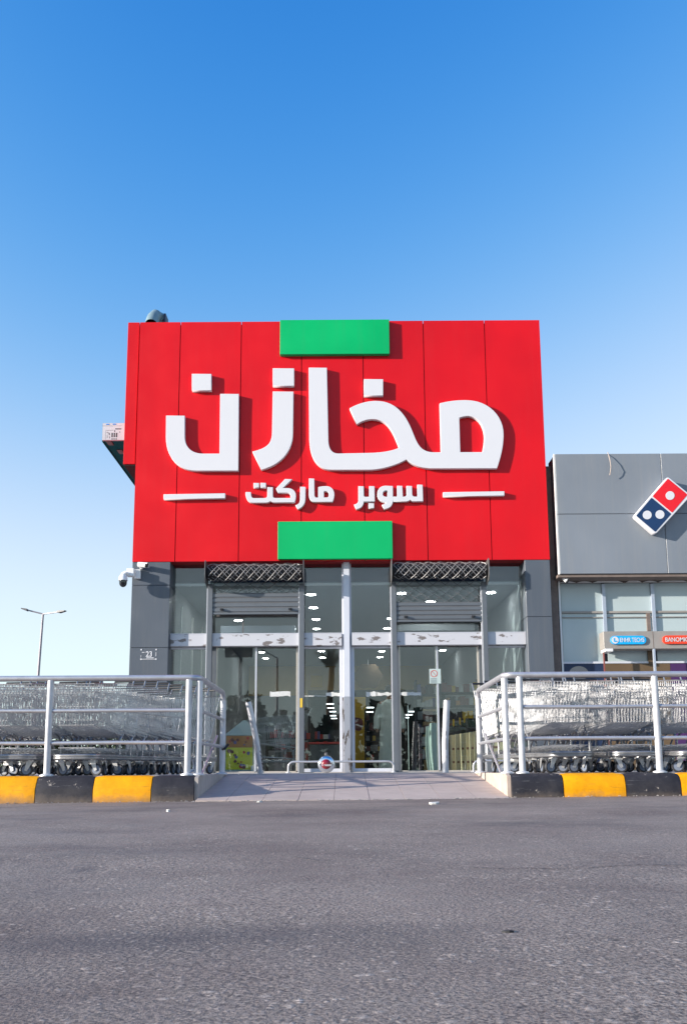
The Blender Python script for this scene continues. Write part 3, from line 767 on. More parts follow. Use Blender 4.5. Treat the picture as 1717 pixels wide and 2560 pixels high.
# ------------------------------------------------------------------ signs on the red box
def tr(pts, ox, oy, sc, y):
    out_ = []
    for x, z in pts:
        q = P(ox + x / sc, oy + z / sc, y); out_.append((q.x, q.z))
    return out_
def rect(x0, y0, x1, y1): return [(x0, y0), (x1, y0), (x1, y1), (x0, y1)]
def signs():
    D1 = 0.085; yf = DR - D1
    dep = D1 - 0.003
    main = thing('shop_sign', (gx['c'], DR, Z(860, 1170, DR)), 'large white raised Arabic word across the red front', 'sign')
    A = (240, 760, 1568 / 660.0); B = (800, 760, 1568 / 600.0)
    def L(nm, d, ref, par, holes=(), y=yf, dp=dep):
        loops = [tr(svg(d) if isinstance(d, str) else d, *ref, y)] + [tr(svg(h), *ref, y) for h in holes]
        return slab(nm, loops, y, dp, 'white_acrylic', par)
    L('letter', 'M 417 662 L 528 662 L 528 790 C 530 850 570 888 635 888 L 734 888 L 738 533 L 849 533 L 846 990 L 600 990 C 480 990 416 905 416 790', A, main)
    L('letter_dot', rect(570, 414, 686, 513), A, main)
    L('letter', 'M 1050 519 L 1173 519 L 1170 770 C 1168 880 1090 960 981 984 L 929 876 C 1010 855 1044 835 1046 765', A, main)
    L('letter_dot', rect(1050, 381, 1177, 486), A, main)
    L('letter', 'M -74 415 L 45 415 L 55 890 C 57 950 80 976 120 976 L 320 972 C 400 970 470 960 516 938 C 480 850 450 752 345 752 C 305 752 270 765 240 786 '
      'L 193 680 C 250 648 310 632 365 632 C 470 632 540 690 590 800 C 630 890 640 966 740 968 L 789 968 L 781 648 C 840 632 900 627 950 627 '
      'C 1110 627 1198 740 1198 850 C 1198 930 1180 1000 1155 1074 L 720 1074 C 650 1070 600 1050 563 1015 C 510 1050 400 1083 320 1083 L 70 1083 C -20 1083 -66 1000 -70 890', B, main,
      ['M 909 743 C 930 735 950 731 970 731 C 1040 740 1068 800 1072 860 C 1073 900 1066 935 1060 967 L 915 967'])
    L('letter_dot', rect(286, 490, 412, 598), B, main)
    sub = thing('tagline_sign', (gx['c'], DR, Z(860, 1240, DR)), 'smaller white raised Arabic tagline between two white bars', 'sign')
    C = (600, 1180, 1568 / 250.0); Dd = (870, 1180, 1568 / 250.0)
    ys = DR - 0.08; dp = 0.077
    l2 = lambda nm, d, ref, holes=(): L(nm, d, ref, sub, holes, ys, dp)
    l2('letter', 'M 1080 100 L 1165 100 L 1168 355 C 1170 385 1180 400 1205 400 L 1225 400 L 1226 235 C 1270 222 1320 218 1365 220 C 1440 226 1478 285 1480 350 C 1480 390 1466 430 1452 468 L 1175 470 C 1110 465 1080 420 1079 355',
       C, ['M 1316 300 C 1370 290 1392 320 1392 350 C 1392 370 1386 385 1380 397 L 1316 397'])
    l2('letter', 'M 942 230 L 1028 230 L 1026 420 C 1024 500 980 560 905 585 L 870 518 C 920 505 940 480 941 430', C)
    l2('letter', 'M 705 108 L 820 110 L 672 250 L 740 250 C 820 250 876 290 878 370 C 878 410 868 440 855 476 L 560 478 C 520 478 500 470 480 455 C 460 472 440 480 400 481 L 200 482 C 130 480 88 420 87 330 L 92 312 '
       'L 173 312 L 174 345 C 178 385 190 406 215 408 L 380 407 C 410 407 426 395 428 370 L 430 236 L 516 236 L 517 370 C 518 395 530 405 560 406 L 790 406 L 790 370 C 785 335 760 322 720 322 L 600 324 L 592 320 L 565 258', C)
    l2('letter_dot', rect(212, 170, 300, 243), C); l2('letter_dot', rect(321, 168, 408, 243), C)
    l2('letter', 'M 1083 197 L 1168 197 L 1177 460 L 1030 460 C 1000 458 990 445 978 433 C 960 450 940 460 905 462 L 706 463 L 703 385 L 767 385 L 766 214 L 850 214 L 858 385 L 880 385 '
       'C 905 384 916 370 916 345 L 914 216 L 1001 216 L 1005 345 C 1008 375 1025 385 1050 385 L 1086 385', Dd)
    l2('letter', 'M 590 213 L 702 216 L 705 440 C 704 530 650 572 568 582 L 530 512 C 565 505 585 495 594 478 C 500 470 456 420 457 350 C 458 260 510 214 590 213', Dd,
       ['M 616 288 C 575 285 548 300 545 340 C 545 372 560 387 614 388'])
    l2('letter', 'M 160 221 L 246 220 L 249 365 C 250 380 258 388 275 388 L 329 388 L 329 220 L 414 219 L 420 463 L 246 463 C 246 530 200 575 128 584 L 94 508 C 140 500 160 480 162 440', Dd)
    l2('letter_dot', rect(320, 488, 408, 566), Dd)
    l2('underline_bar', [(402, 1130), (768, 1123), (768, 1154), (402, 1159)], A)
    l2('underline_bar', [(803, 1229), (1203, 1222), (1203, 1252), (803, 1257)], B)
    # green panels
    for (x0, y0, x1, y1, lab) in ((700, 799, 973, 885, 'bright green blank panel at the top edge of the red front'), (694.5, 1303, 981, 1397, 'bright green blank panel at the bottom edge of the red front')):
        yg = DR - 0.088
        p0 = P((x0 + x1) / 2, y1, yg); p1 = P((x0 + x1) / 2, y0, yg)
        ax = X(x0, (y0 + y1) / 2, yg); bx = X(x1, (y0 + y1) / 2, yg)
        g = MB().cbox(ax, bx, yg, DR - 0.003, p0.z, p1.z, 0.005).build('green_panel', 'green_acrylic'); tag(g, lab, 'sign panel', 'green panels on the red front')
signs()

# red side sign on the left flank and the canopy behind it
def flank():
    y0 = DR + 0.03
    x1 = X(350.3, 880, y0); x0 = X(318.5, 880, y0)
    zb = Z(322, 1160, y0); zt = Z(320, 806, y0)
    t = thing('side_sign_box', (x0, y0, zb), 'narrow red sign box on the left flank of the building', 'sign box')
    MB().cbox(x0, XA - 0.022, y0, y0 + 7, zb, zt, 0.004).build('red_panel', 'red_panel', t)
    MB().box(x0 + 0.01, XA - 0.013, y0 + 0.02, y0 + 6.9, zb - 0.02, zb - 0.001).build('underside', 'dark_void', t)
    yc = DR + 0.35
    p = P(256, 1100, yc); q = P(257, 1058, yc)
    c = thing('side_canopy', (p.x, yc, p.z), 'canopy on the left flank with white lettered fascia and dark green underside', 'canopy')
    xe = XA - 0.013
    MB().box(p.x, xe, yc, yc + 0.05, p.z, q.z).build('fascia', 'canopy_white', c)
    MB().box(p.x, xe, yc + 0.052, yc + 9, p.z + 0.01, q.z - 0.02).build('underside', 'canopy_green', c)
    MB().box(p.x - 0.02, p.x - 0.001, yc + 0.06, yc + 9, p.z - 0.006, q.z + 0.02).build('edge_trim', 'canopy_green', c)
    for (px, py) in ((275, 1107), (302, 1129)):
        g = PZ(px, py, p.z + 0.006)
        MB().cbox(g.x - 0.05, g.x + 0.05, g.y - 0.1, g.y + 0.1, p.z - 0.006, p.z + 0.009, 0.004).build('lamp_cover', 'plate_steel', c)
    ink = MB(); yy = yc - 0.002
    def r_(px0, py0, px1, py1):
        a, b = P(px0, py1, yy), P(px1, py0, yy); ink.box(a.x, b.x, yy, yy + 0.004, a.z, b.z)
    for i in range(3): r_(279 + i * 5.6, 1082, 282.6 + i * 5.6, 1093); r_(279 + i * 5.2, 1096, 282.4 + i * 5.2, 1098.5)
    r_(263.6, 1078, 264.4, 1099); r_(264.5, 1075.2, 284, 1075.9); r_(286.5, 1075, 288.3, 1080); r_(267, 1080, 271, 1081); r_(270.5, 1081.2, 271.5, 1086); r_(268, 1088, 269, 1095); r_(273.5, 1082, 275, 1088); r_(274, 1091, 275, 1096)
    for i in range(6): r_(289 + i * 2.6, 1070.5, 290.6 + i * 2.6, 1073.5)
    r_(299, 1079, 301, 1081); r_(257.5, 1064.3, 305, 1064.9)
    ink.build('fascia_lettering', 'ink_dark', c)
    ink = MB(); yy = yc - 0.003
    r_(266, 1059.5, 274, 1062); r_(282.5, 1059, 291, 1061.5)
    ink.build('fascia_marks', 'ink_blue', c)
flank()

# cameras on the left pier, cowl on the roof
def fixtures():
    y = DR
    a, b = P(336.5, 1447, y - 0.03), P(352.5, 1424, y - 0.03)
    t = thing('dome_camera', (a.x, y, a.z), 'white pan-tilt dome camera on a wall arm at the left pier corner', 'security camera')
    MB().cbox(a.x, b.x, y - 0.05, y + 0.002, a.z, b.z, 0.005).build('wall_plate', 'camera_white', t)
    yc = y - 0.21
    h = P(309, 1434, yc)
    MB().cbox(a.x - 0.11, a.x + 0.02, y - 0.15, y - 0.045, a.z + 0.02, b.z, 0.012).build('junction_box', 'camera_white', t)
    MB().tube([(a.x - 0.08, y - 0.12, h.z), (h.x + 0.03, yc, h.z + 0.005), (h.x, yc, h.z - 0.01), (h.x, yc, h.z - 0.05)], 0.036, 12).build('arm', 'camera_white', t, True)
    top, mid, bot = Z(309, 1436, yc), Z(309, 1451.5, yc), Z(309, 1468, yc)
    MB().lathe([(0.035, top), (0.06, top - 0.02), (0.074, top - 0.06), (0.078, mid), (0.0, mid)], (h.x, yc, 0), 'Z', 20, False).build('housing', 'camera_white', t, True)
    rr = 0.066
    MB().lathe([(rr, mid - 0.001), (rr, mid - 0.04)] + [(rr * math.cos(R(k)), mid - 0.04 - (mid - 0.04 - bot) * math.sin(R(k))) for k in (20, 40, 60, 80, 89)], (h.x, yc, 0), 'Z', 20).build('dome', 'camera_dome', t, True)
    c = P(353, 1414, y - 0.1)
    t = thing('bullet_camera', (c.x, y, c.z), 'small white bullet camera under the red panels on the left pier', 'security camera')
    MB().lathe([(0.03, 0), (0.03, 0.06)], (c.x - 0.01, y - 0.06, c.z - 0.02), 'Y', 14).build('base', 'camera_white', t, True)
    d = Vector((0.16, -0.06, -0.025))
    s = Vector((c.x - 0.045, y - 0.09, c.z + 0.015))
    MB().tube([s, s + d * 0.9], 0.042, 16).build('body', 'camera_white', t, True)
    MB().tube([s + d * 0.905, s + d * 1.0], 0.036, 16).build('lens', 'black_plastic', t, True)
    n = d.normalized()
    hood = MB(); pts = []
    for k in range(9):
        an = R(20 + 140 * k / 8); pts.append((math.cos(an) * 0.048, math.sin(an) * 0.048))
    sx = Vector((0.4, 0.9, 0)).normalized(); sx = (sx - n * sx.dot(n)).normalized(); uz = n.cross(sx)
    if uz.z < 0: uz = -uz
    f0 = [s + sx * u + uz * v for u, v in pts]; f1 = [q + d * 1.15 for q in f0]
    hood.add(f0 + f1, [(i, i + 1, i + 10, i + 9) for i in range(8)])
    f0 = [s + sx * u * 1.08 + uz * v * 1.08 for u, v in pts]; f1 = [q + d * 1.15 for q in f0]
    hood.add(f0 + f1, [(i, i + 1, i + 10, i + 9) for i in range(8)])
    hood.build('hood', 'camera_white', t, True)
    # roof cowl
    y = DR + 1.3
    c = P(380, 806, y); k = 0.45 / 66
    t = thing('roof_cowl', (c.x, y, ZT - 0.03), 'grey-green hooded vent cowl poking over the red roof edge', 'vent')
    def cp(px, py, dy): q = P(px, py, y + dy); return Vector(q)
    sc = y / F
    path = [cp(397, 835, 0.12), cp(398, 806, 0.12), cp(396, 795, 0.08), cp(390, 791, 0.0), cp(384, 796, -0.1), cp(380, 806, -0.2), cp(379, 812, -0.24)]
    sm = []
    for i in range(len(path) - 1):
        for j in range(3): sm.append(path[i].lerp(path[i + 1], j / 3))
    sm.append(path[-1])
    MB().tube(sm, 0.125, 18, cap=False).build('hood', 'vent_green', t, True)
    MB().lathe([(0.0, 0), (0.12, 0.001)], tuple(sm[-3]), 'Y', 18).build('opening', 'dark_void', t)
    g = cp(412, 812, 0.05)
    MB().box(g.x - 0.012, g.x + 0.028, g.y - 0.05, g.y + 0.2, ZT - 0.05, Z(412, 783.5, y)).build('bracket', 'board_blue', t)
    g = cp(371, 800, 0.1)
    MB().box(g.x - 0.012, g.x + 0.012, g.y - 0.03, g.y + 0.03, ZT - 0.05, Z(371, 786, y)).build('bracket', 'lamp_dark', t)
    MB().box(c.x - 0.2, c.x + 0.3, y - 0.3, y + 0.4, ZT - 0.033, ZT + 0.02).build('base', 'lamp_dark', t)
fixtures()

# ------------------------------------------------------------------ inside the shop
HC = Z(860, 1462, DG + 0.25)               # ceiling height
YBK = 27.0                                 # back wall of the entrance hall
WXL, WXR = -3.06, 3.18
def interior():
    MB().box(WXL, WXR, DG + 0.25, YBK, HC, HC + 0.05).build('hall_ceiling', 'ceiling_paint', shop)
    MB().box(WXL, WXR, DG + 0.27, DG + 0.3, HC + 0.052, ZB + 0.3).build('ceiling_upstand', 'board_blue', shop)
    MB().box(WXL, WXR, DG + 0.235, DG + 0.248, HC - 0.012, HC + 0.03).build('ceiling_edge', 'white_trim', shop)
    MB().box(WXL - 0.1, WXL, DG + 0.25, YBK, 0, HC + 0.05).build('hall_wall', 'inner_wall', shop)
    MB().box(WXR, WXR + 0.1, DG + 0.25, YBK, 0, HC + 0.05).build('hall_wall', 'inner_wall', shop)
    MB().box(WXL - 0.1, WXR + 0.1, DG + 0.2, 42, 0.001, 0.006).build('hall_floor', 'floor_tile', shop)
    for i in range(5):     # pale strips on the left wall
        y = DG + 0.9 + i * 1.15
        MB().box(WXL, WXL + 0.02, y, y + 0.06 + 0.05 * (i % 2), 0, HC - 0.25).build('wall_strip', 'white_trim', shop)
    zh = 2.42
    xo = [WXL, X(770, 1800, YBK), X(866, 1800, YBK), X(884, 1800, YBK), X(1056, 1800, YBK), WXR]
    MB().box(WXL, WXR, YBK, YBK + 0.12, zh, HC).build('back_wall', 'beige_wall', shop)
    for a, b in ((xo[0], xo[1]), (xo[2], xo[3]), (xo[4], xo[5])):
        MB().box(a, b, YBK, YBK + 0.12, 0, zh - 0.002).build('back_wall', 'inner_wall' if a == xo[0] else 'beige_wall', shop)
    # dark sales floor beyond
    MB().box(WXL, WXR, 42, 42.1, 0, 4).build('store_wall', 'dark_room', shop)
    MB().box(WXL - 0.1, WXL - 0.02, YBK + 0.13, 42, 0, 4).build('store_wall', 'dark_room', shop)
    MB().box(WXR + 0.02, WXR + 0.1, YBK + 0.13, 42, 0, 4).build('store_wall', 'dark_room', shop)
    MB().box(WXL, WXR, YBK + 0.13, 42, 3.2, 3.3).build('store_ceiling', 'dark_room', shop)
    # round ceiling lights
    spots = [(778, 1485), (783, 1518), (790, 1547), (791, 1571), (803, 1627), (806, 1643), (977, 1545), (968, 1570), (954, 1627), (949, 1642),
             (1226, 1480), (1106, 1625), (596, 1550), (655, 1630), (664, 1645), (1003, 1482), (1076, 1503), (1237, 1625), (545, 1500)]
    me = MB().lathe([(0.085, 0), (0.092, 0.012)], (0, 0, 0), 'Z', 18).mesh('diffuser'); me.materials.append(MATS['lit_panel'])
    rm = MB().lathe([(0.093, -0.002), (0.108, -0.002), (0.108, 0.012), (0.093, 0.012)], (0, 0, 0), 'Z', 18, False).mesh('trim_ring'); rm.materials.append(MATS['white_trim'])
    n6 = ['nearest', 'second', 'third', 'fourth', 'fifth', 'sixth and farthest']
    lab = ['%s downlight of the line left of the centre mullion' % w_ for w_ in n6] + ['%s downlight of the line right of the centre mullion' % w_ for w_ in n6[:4]] + \
          ['downlight behind the fanlight over the right window', 'downlight at the top of the right door', 'downlight in the fanlight over the left door', 'nearer downlight at the top of the left door', 'farther downlight at the top of the left door',
           'downlight behind the right lattice curtain at its left end', 'downlight behind the right lattice curtain near its middle', 'small downlight at the top of the right window', 'downlight hidden behind the left shutter slats']
    for (px, py), lb in zip(spots, lab):
        q = PZ(px, py, HC)
        t = thing('ceiling_light', (q.x, q.y, HC - 0.013), 'round white ' + lb, 'ceiling light', 'round downlights in the hall ceiling')
        for nm, m_ in (('diffuser', me), ('trim_ring', rm)):
            o = bpy.data.objects.new(nm, m_); COL.objects.link(o); o.parent = t
    bm_ = MB().cbox(-0.13, 0.13, -0.04, 0.04, 0, 0.03, 0.005).mesh('store_light'); bm_.materials.append(MATS['lit_dim'])
    for i, (px, py) in enumerate([(825, 1761), (827, 1771), (832, 1780), (833, 1790), (835, 1797), (925, 1770), (924, 1781), (919, 1797), (1053, 1760), (1041, 1771), (1030, 1780), (1022, 1788), (1014, 1795)]):
        q = P(px, py, 30 + (i % 5) * 2.2)
        o = bpy.data.objects.new('store_light', bm_); COL.objects.link(o); o.location = q
        cl = ['left of the centre mullion', 'right of the yellow banner', 'behind the right door'][0 if i < 5 else 1 if i < 8 else 2]; k_ = i if i < 5 else i - 5 if i < 8 else i - 8
        tag(o, 'lit tube light deep inside, %s, %s from top' % (cl, ['first', 'second', 'third', 'fourth', 'fifth'][k_]), 'ceiling light', 'tube lights deep in the shop')
    # yellow banner
    yb = 24.5
    a, b = P(884, 1905, yb), P(914, 1742, yb)
    t = thing('yellow_banner', ((a.x + b.x) / 2, yb, 0), 'tall yellow advertising board behind the centre pane', 'banner')
    MB().box(a.x, b.x, yb, yb + 0.06, 0.008, b.z).build('board', 'yellow_board', t)
    c = P(893, 1810, yb)
    MB().prism([(c.x + 0.17 * math.cos(R(q)), c.z + 0.2 * math.sin(R(q)) + 0.02 * math.sin(q)) for q in range(0, 360, 20)], yb - 0.004, yb - 0.001).build('badge', 'poster_brown', t)
    # hanging round board above it
    c = P(920, 1690, yb + 0.5)
    t = thing('hanging_board', (c.x, yb + 0.5, c.z), 'scalloped brown round board hanging above the yellow banner', 'sign board')
    n = 36
    MB().prism([(c.x + (0.42 + 0.03 * math.cos(6 * q)) * math.cos(q), c.z + (0.38 + 0.03 * math.cos(6 * q)) * math.sin(q)) for q in [2 * math.pi * i / n for i in range(n)]], yb + 0.5, yb + 0.54).build('board', 'ply_brown', t)
    MB().tube([(c.x, yb + 0.52, c.z + 0.3), (c.x, yb + 0.52, HC)], 0.006, 5).build('hanger', 'aluminium', t)
    # yellow poster on the back wall
    a, b = P(777, 1718, YBK), P(806, 1689, YBK)
    tag(MB().box(a.x, b.x, YBK - 0.02, YBK - 0.004, a.z, b.z).build('wall_poster', 'yellow_board'), 'square yellow poster on the beige back wall', 'poster')
    # promotion bin with printed front
    yp = DG + 0.55
    a, b = P(563, 1917, yp), P(634, 1838, yp)
    t = thing('promotion_bin', ((a.x + b.x) / 2, yp, 0), 'printed yellow and red display bin with pale pyramid lid inside the left door', 'display bin')
    MB().box(a.x, b.x, yp, yp + 0.5, 0.008, b.z).build('bin_body', 'poster_white', t)
    zm = Z(600, 1869, yp)
    MB().box(a.x + 0.01, b.x - 0.01, yp - 0.004, yp - 0.001, 0.06, zm).build('lower_print', 'poster_yellow', t)
    MB().box(a.x + 0.01, b.x - 0.01, yp - 0.004, yp - 0.001, zm + 0.001, b.z - 0.01).build('upper_print', 'poster_orange', t)
    rnd = random.Random(3)
    for k, m in enumerate(['poster_brown', 'poster_red', 'poster_violet', 'poster_brown'] * 6):
        up = k % 3 == 0
        cx = rnd.uniform(a.x + 0.06, b.x - 0.06); cz = rnd.uniform(zm + 0.04, b.z - 0.04) if up else rnd.uniform(0.1, zm - 0.04)
        r0 = rnd.uniform(0.014, 0.036)
        MB().prism([(cx + r0 * rnd.uniform(.8, 1.3) * math.cos(R(q)), cz + r0 * rnd.uniform(.8, 1.2) * math.sin(R(q))) for q in range(0, 360, 36)], yp - 0.0075 - k * 0.0002, yp - 0.005 - k * 0.0002).build('print_motif', m, t)
    ap = P(612, 1801, yp + 0.25); e = 0.02
    MB().add([(a.x - e, yp - e, b.z + 0.002), (b.x + e + .08, yp - e, b.z + 0.002), (b.x + e + .08, yp + 0.52, b.z + 0.002), (a.x - e, yp + 0.52, b.z + 0.002), (ap.x - .03, yp + 0.25, ap.z), (ap.x + .03, yp + 0.25, ap.z)],
             [(0, 1, 5, 4), (1, 2, 5), (2, 3, 4, 5), (3, 0, 4), (0, 3, 2, 1)]).build('lid', 'poster_white', t)
    c = P(634, 1918, yp - 0.05)
    tag(MB().cbox(c.x - 0.04, c.x + 0.06, yp - 0.12, yp - 0.02, 0.008, 0.13, 0.006).build('white_box', 'white_trim'), 'small white box on the floor beside the display bin', 'box')
    # green heap with yellow tags
    # cream boards standing in a row behind the right door
    n = 9
    for i in range(n):
        f = i / (n - 1)
        y = DG + 1.6 - 1.25 * f
        px = 1128 + 96 * f
        x = X(px, 1900, y); zt = 0.70 + 0.05 * f
        t = thing('cream_carton', (x, y, 0), 'tall cream carton, number %s from the left in the row behind the right door' % ['one', 'two', 'three', 'four', 'five', 'six', 'seven', 'eight', 'nine'][i], 'carton', 'cream cartons behind the right door')
        MB().cbox(x, x + (0.10 if i < n - 1 else 0.34), y, y + 0.3, 0.008, zt, 0.006).build('carton_body', 'cream_card', t)
        for k in range(2):
            z = 0.16 + 0.25 * k
            MB().box(x + 0.02, x + 0.06 + (0.1 if i == n - 1 else 0), y - 0.003, y - 0.0005, z, z + 0.04).build('carton_print', 'card_print', t)
    x0 = X(1218, 1900, DG + 0.4)
    for i, (px, dy, zt) in enumerate(((1246, 0.4, 0.72), (1278, 0.45, 0.66))):
        x = X(px, 1900, DG + dy)
        t = thing('cream_carton', (x, DG + dy, 0), ['large cream carton behind the right window next to the door', 'large cream carton behind the right window beside the grey pier'][i], 'carton')
        MB().cbox(x - 0.09, x + 0.11, DG + dy, DG + dy + 0.4, 0.008, zt, 0.006).build('carton_body', 'cream_card', t)
        for z in (0.2, 0.36, 0.55): MB().box(x - 0.05, x + 0.04, DG + dy - 0.003, DG + dy - 0.0005, z, z + 0.022).build('carton_print', 'card_print', t)
    # dark green produce heap on a stand above the cartons
    yy = DG + 1.9
    c = P(1180, 1800, yy)
    t = thing('produce_heap', (c.x, yy, 0), 'dark green heap of produce with yellow tags behind the cream cartons', 'produce')
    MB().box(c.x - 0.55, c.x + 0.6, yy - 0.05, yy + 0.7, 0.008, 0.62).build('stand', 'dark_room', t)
    b = MB(); rnd = random.Random(5)
    for k in range(150):
        u = rnd.uniform(-0.52, 0.55); v = rnd.uniform(0, 0.6); hgt = 0.64 + 0.36 * math.cos(u * 2.4) * math.cos((v - 0.25) * 2.5) * rnd.uniform(0.6, 1)
        r0 = rnd.uniform(0.05, 0.11)
        b.lathe([(0.001, -r0 * .6), (r0 * .8, -r0 * .3), (r0, 0.0), (r0 * .7, r0 * .4), (0.001, r0 * .6)], (c.x + u, yy + v, hgt), 'Z', 7)
    b.build('leaves', 'dark_green', t)
    for px, py in ((1133, 1807), (1149, 1803), (1160, 1798)):
        q = P(px, py, yy - 0.15)
        MB().cbox(q.x - 0.018, q.x + 0.018, yy - 0.16, yy - 0.14, q.z - 0.07, q.z + 0.07, 0.012).build('price_tag', 'yellow_board', t)
    # shelves of mixed goods
    def shelf(px, ys, hw, nk, label, seed, cols):
        c = P(px, 1800, ys); rnd = random.Random(seed)
        t = thing('goods_shelf', (c.x, ys, 0), label, 'shelf')
        for k in range(nk):
            z = 0.25 + k * 0.28
            MB().box(c.x - hw + .016, c.x + hw - .016, ys, ys + 0.45, z, z + 0.02).build('shelf_board', 'dark_room', t)
            xx = c.x - hw + 0.02
            while xx < c.x + hw - 0.1:
                w_ = rnd.uniform(0.06, 0.14)
                MB().box(xx, xx + w_ - 0.008, ys + rnd.uniform(0, 0.1), ys + 0.4, z + 0.022, z + rnd.uniform(0.12, 0.24)).build('packet', rnd.choice(cols), t)
                xx += w_
        for x in (c.x - hw, c.x + hw): MB().box(x - 0.015, x + 0.015, ys, ys + 0.45, 0.008, 0.3 + nk * 0.28).build('upright', 'dark_room', t)
    shelf(1076, DG + 3.6, 0.3, 6, 'dark shelf crammed with small packets behind the right door', 9, ['tape_white', 'poster_brown', 'dark_room', 'poster_violet', 'inner_wall', 'poster_brown'])
    shelf(795, DG + 7.0, 0.55, 3, 'low shelf with red and white packets behind the pane left of centre', 21, ['poster_red', 'tape_white', 'poster_brown', 'poster_red', 'dark_room', 'poster_violet'])
    shelf(940, DG + 8.5, 0.30, 5, 'dark shelf with bottles and packets right of the yellow banner', 22, ['dark_room', 'poster_brown', 'poster_red', 'sticker_yellow', 'dark_green', 'inner_wall'])
    shelf(1152, DG + 3.2, 0.42, 6, 'tall shelf with brown and yellow packets above the cream cartons', 23, ['poster_brown', 'poster_orange', 'yellow_board', 'poster_brown', 'tape_white', 'dark_room'])
    shelf(712, DG + 6.0, 0.45, 3, 'low shelf with dark packets beyond the cart inside the left door', 24, ['dark_green', 'dark_room', 'poster_brown', 'poster_red'])
    # checkout counter
    c = P(835, 1880, DG + 4.5)
    t = thing('checkout_counter', (c.x, DG + 4.5, 0), 'grey checkout counter with red edge behind the pane left of centre', 'counter')
    MB().cbox(c.x - 0.55, c.x + 0.35, DG + 4.5, DG + 5.1, 0.008, 0.62, 0.01).build('counter_body', 'plate_steel', t)
    MB().cbox(c.x - 0.58, c.x + 0.38, DG + 4.47, DG + 5.13, 0.622, 0.67, 0.008).build('counter_top', 'poster_red', t)
    MB().box(c.x - 0.1, c.x + 0.15, DG + 4.7, DG + 4.74, 0.75, 0.95).box(c.x + 0.0, c.x + 0.04, DG + 4.74, DG + 4.8, 0.672, 0.85).build('till_screen', 'black_plastic', t)
    # dark portal frames round the two openings in the back wall
    for a_, b_ in ((xo[1], xo[2]), (xo[3], xo[4])):
        for x in (a_ + .002, b_ - 0.082): MB().box(x, x + 0.08, YBK - 0.05, YBK + 0.16, 0.007, zh - 0.003).build('portal_jamb', 'dark_room', shop)
        MB().box(a_ + .002, b_ - .002, YBK - 0.05, YBK - 0.003, zh, zh + 0.16).build('portal_head', 'plate_steel', shop)
    # pale green draped covers
    for k, (px0, px1, pt, pb, yy, lab) in enumerate(((1063, 1078, 1816, 1903, DG + 1.2, 'folded pale green cover leaning inside the right door, left of the pair'), (1074, 1096, 1808, 1903, DG + 1.0, 'folded pale green cover leaning inside the right door, right of the pair'))):
        b = MB(); m = 12; nz = 9
        for j in range(nz):
            v = j / (nz - 1)
            p0, p1 = X(px0, 1880, yy) - 0.0, X(px1, 1880, yy)
            zt = Z(1080, pt, yy); z = 0.03 + (zt - 0.03) * v
            sq = 0.55 + 0.45 * math.sin(math.pi * min(1, v * 0.9 + 0.12)) if k == 0 else 0.6 + 0.4 * math.sin(math.pi * (v * 0.8 + 0.1))
            cx = (p0 + p1) / 2 + 0.03 * (1 - v); hw = (p1 - p0) / 2 * sq * 1.2
            for i in range(m):
                a_ = 2 * math.pi * i / m
                b.v.append(Vector((cx + hw * math.cos(a_) * (1 + 0.12 * math.sin(3 * a_)), yy + 0.09 * math.sin(a_), z)))
        for j in range(nz - 1):
            for i in range(m): b.f.append((j * m + i, j * m + (i + 1) % m, (j + 1) * m + (i + 1) % m, (j + 1) * m + i))
        b.f.append(tuple(range(m))); b.f.append(tuple((nz - 1) * m + i for i in range(m)))
        tag(b.build('draped_cover', 'pale_cloth', None, True), lab, 'cover')
    # customer in a long pale robe
    person(X(975, 1880, DG + 3.0), DG + 3.0)
    # ceiling cassette visible in the left fanlight
    c = P(645, 1573, DG + 2.2)
    tag(MB().cbox(X(551, 1573, DG + 2.2), X(738, 1573, DG + 2.2), DG + 2.2, DG + 2.5, Z(645, 1583, DG + 2.2), Z(645, 1564, DG + 2.2), 0.01).build('air_curtain', 'steel_blue'), 'long pale blue air curtain unit behind the left fanlight', 'air unit')
    tag(MB().cbox(X(996, 1573, DG + 2.2), X(1186, 1573, DG + 2.2), DG + 2.2, DG + 2.5, Z(1090, 1577, DG + 2.2), Z(1090, 1559, DG + 2.2), 0.01).build('air_curtain', 'inner_wall'), 'long grey air curtain unit behind the right fanlight', 'air unit')

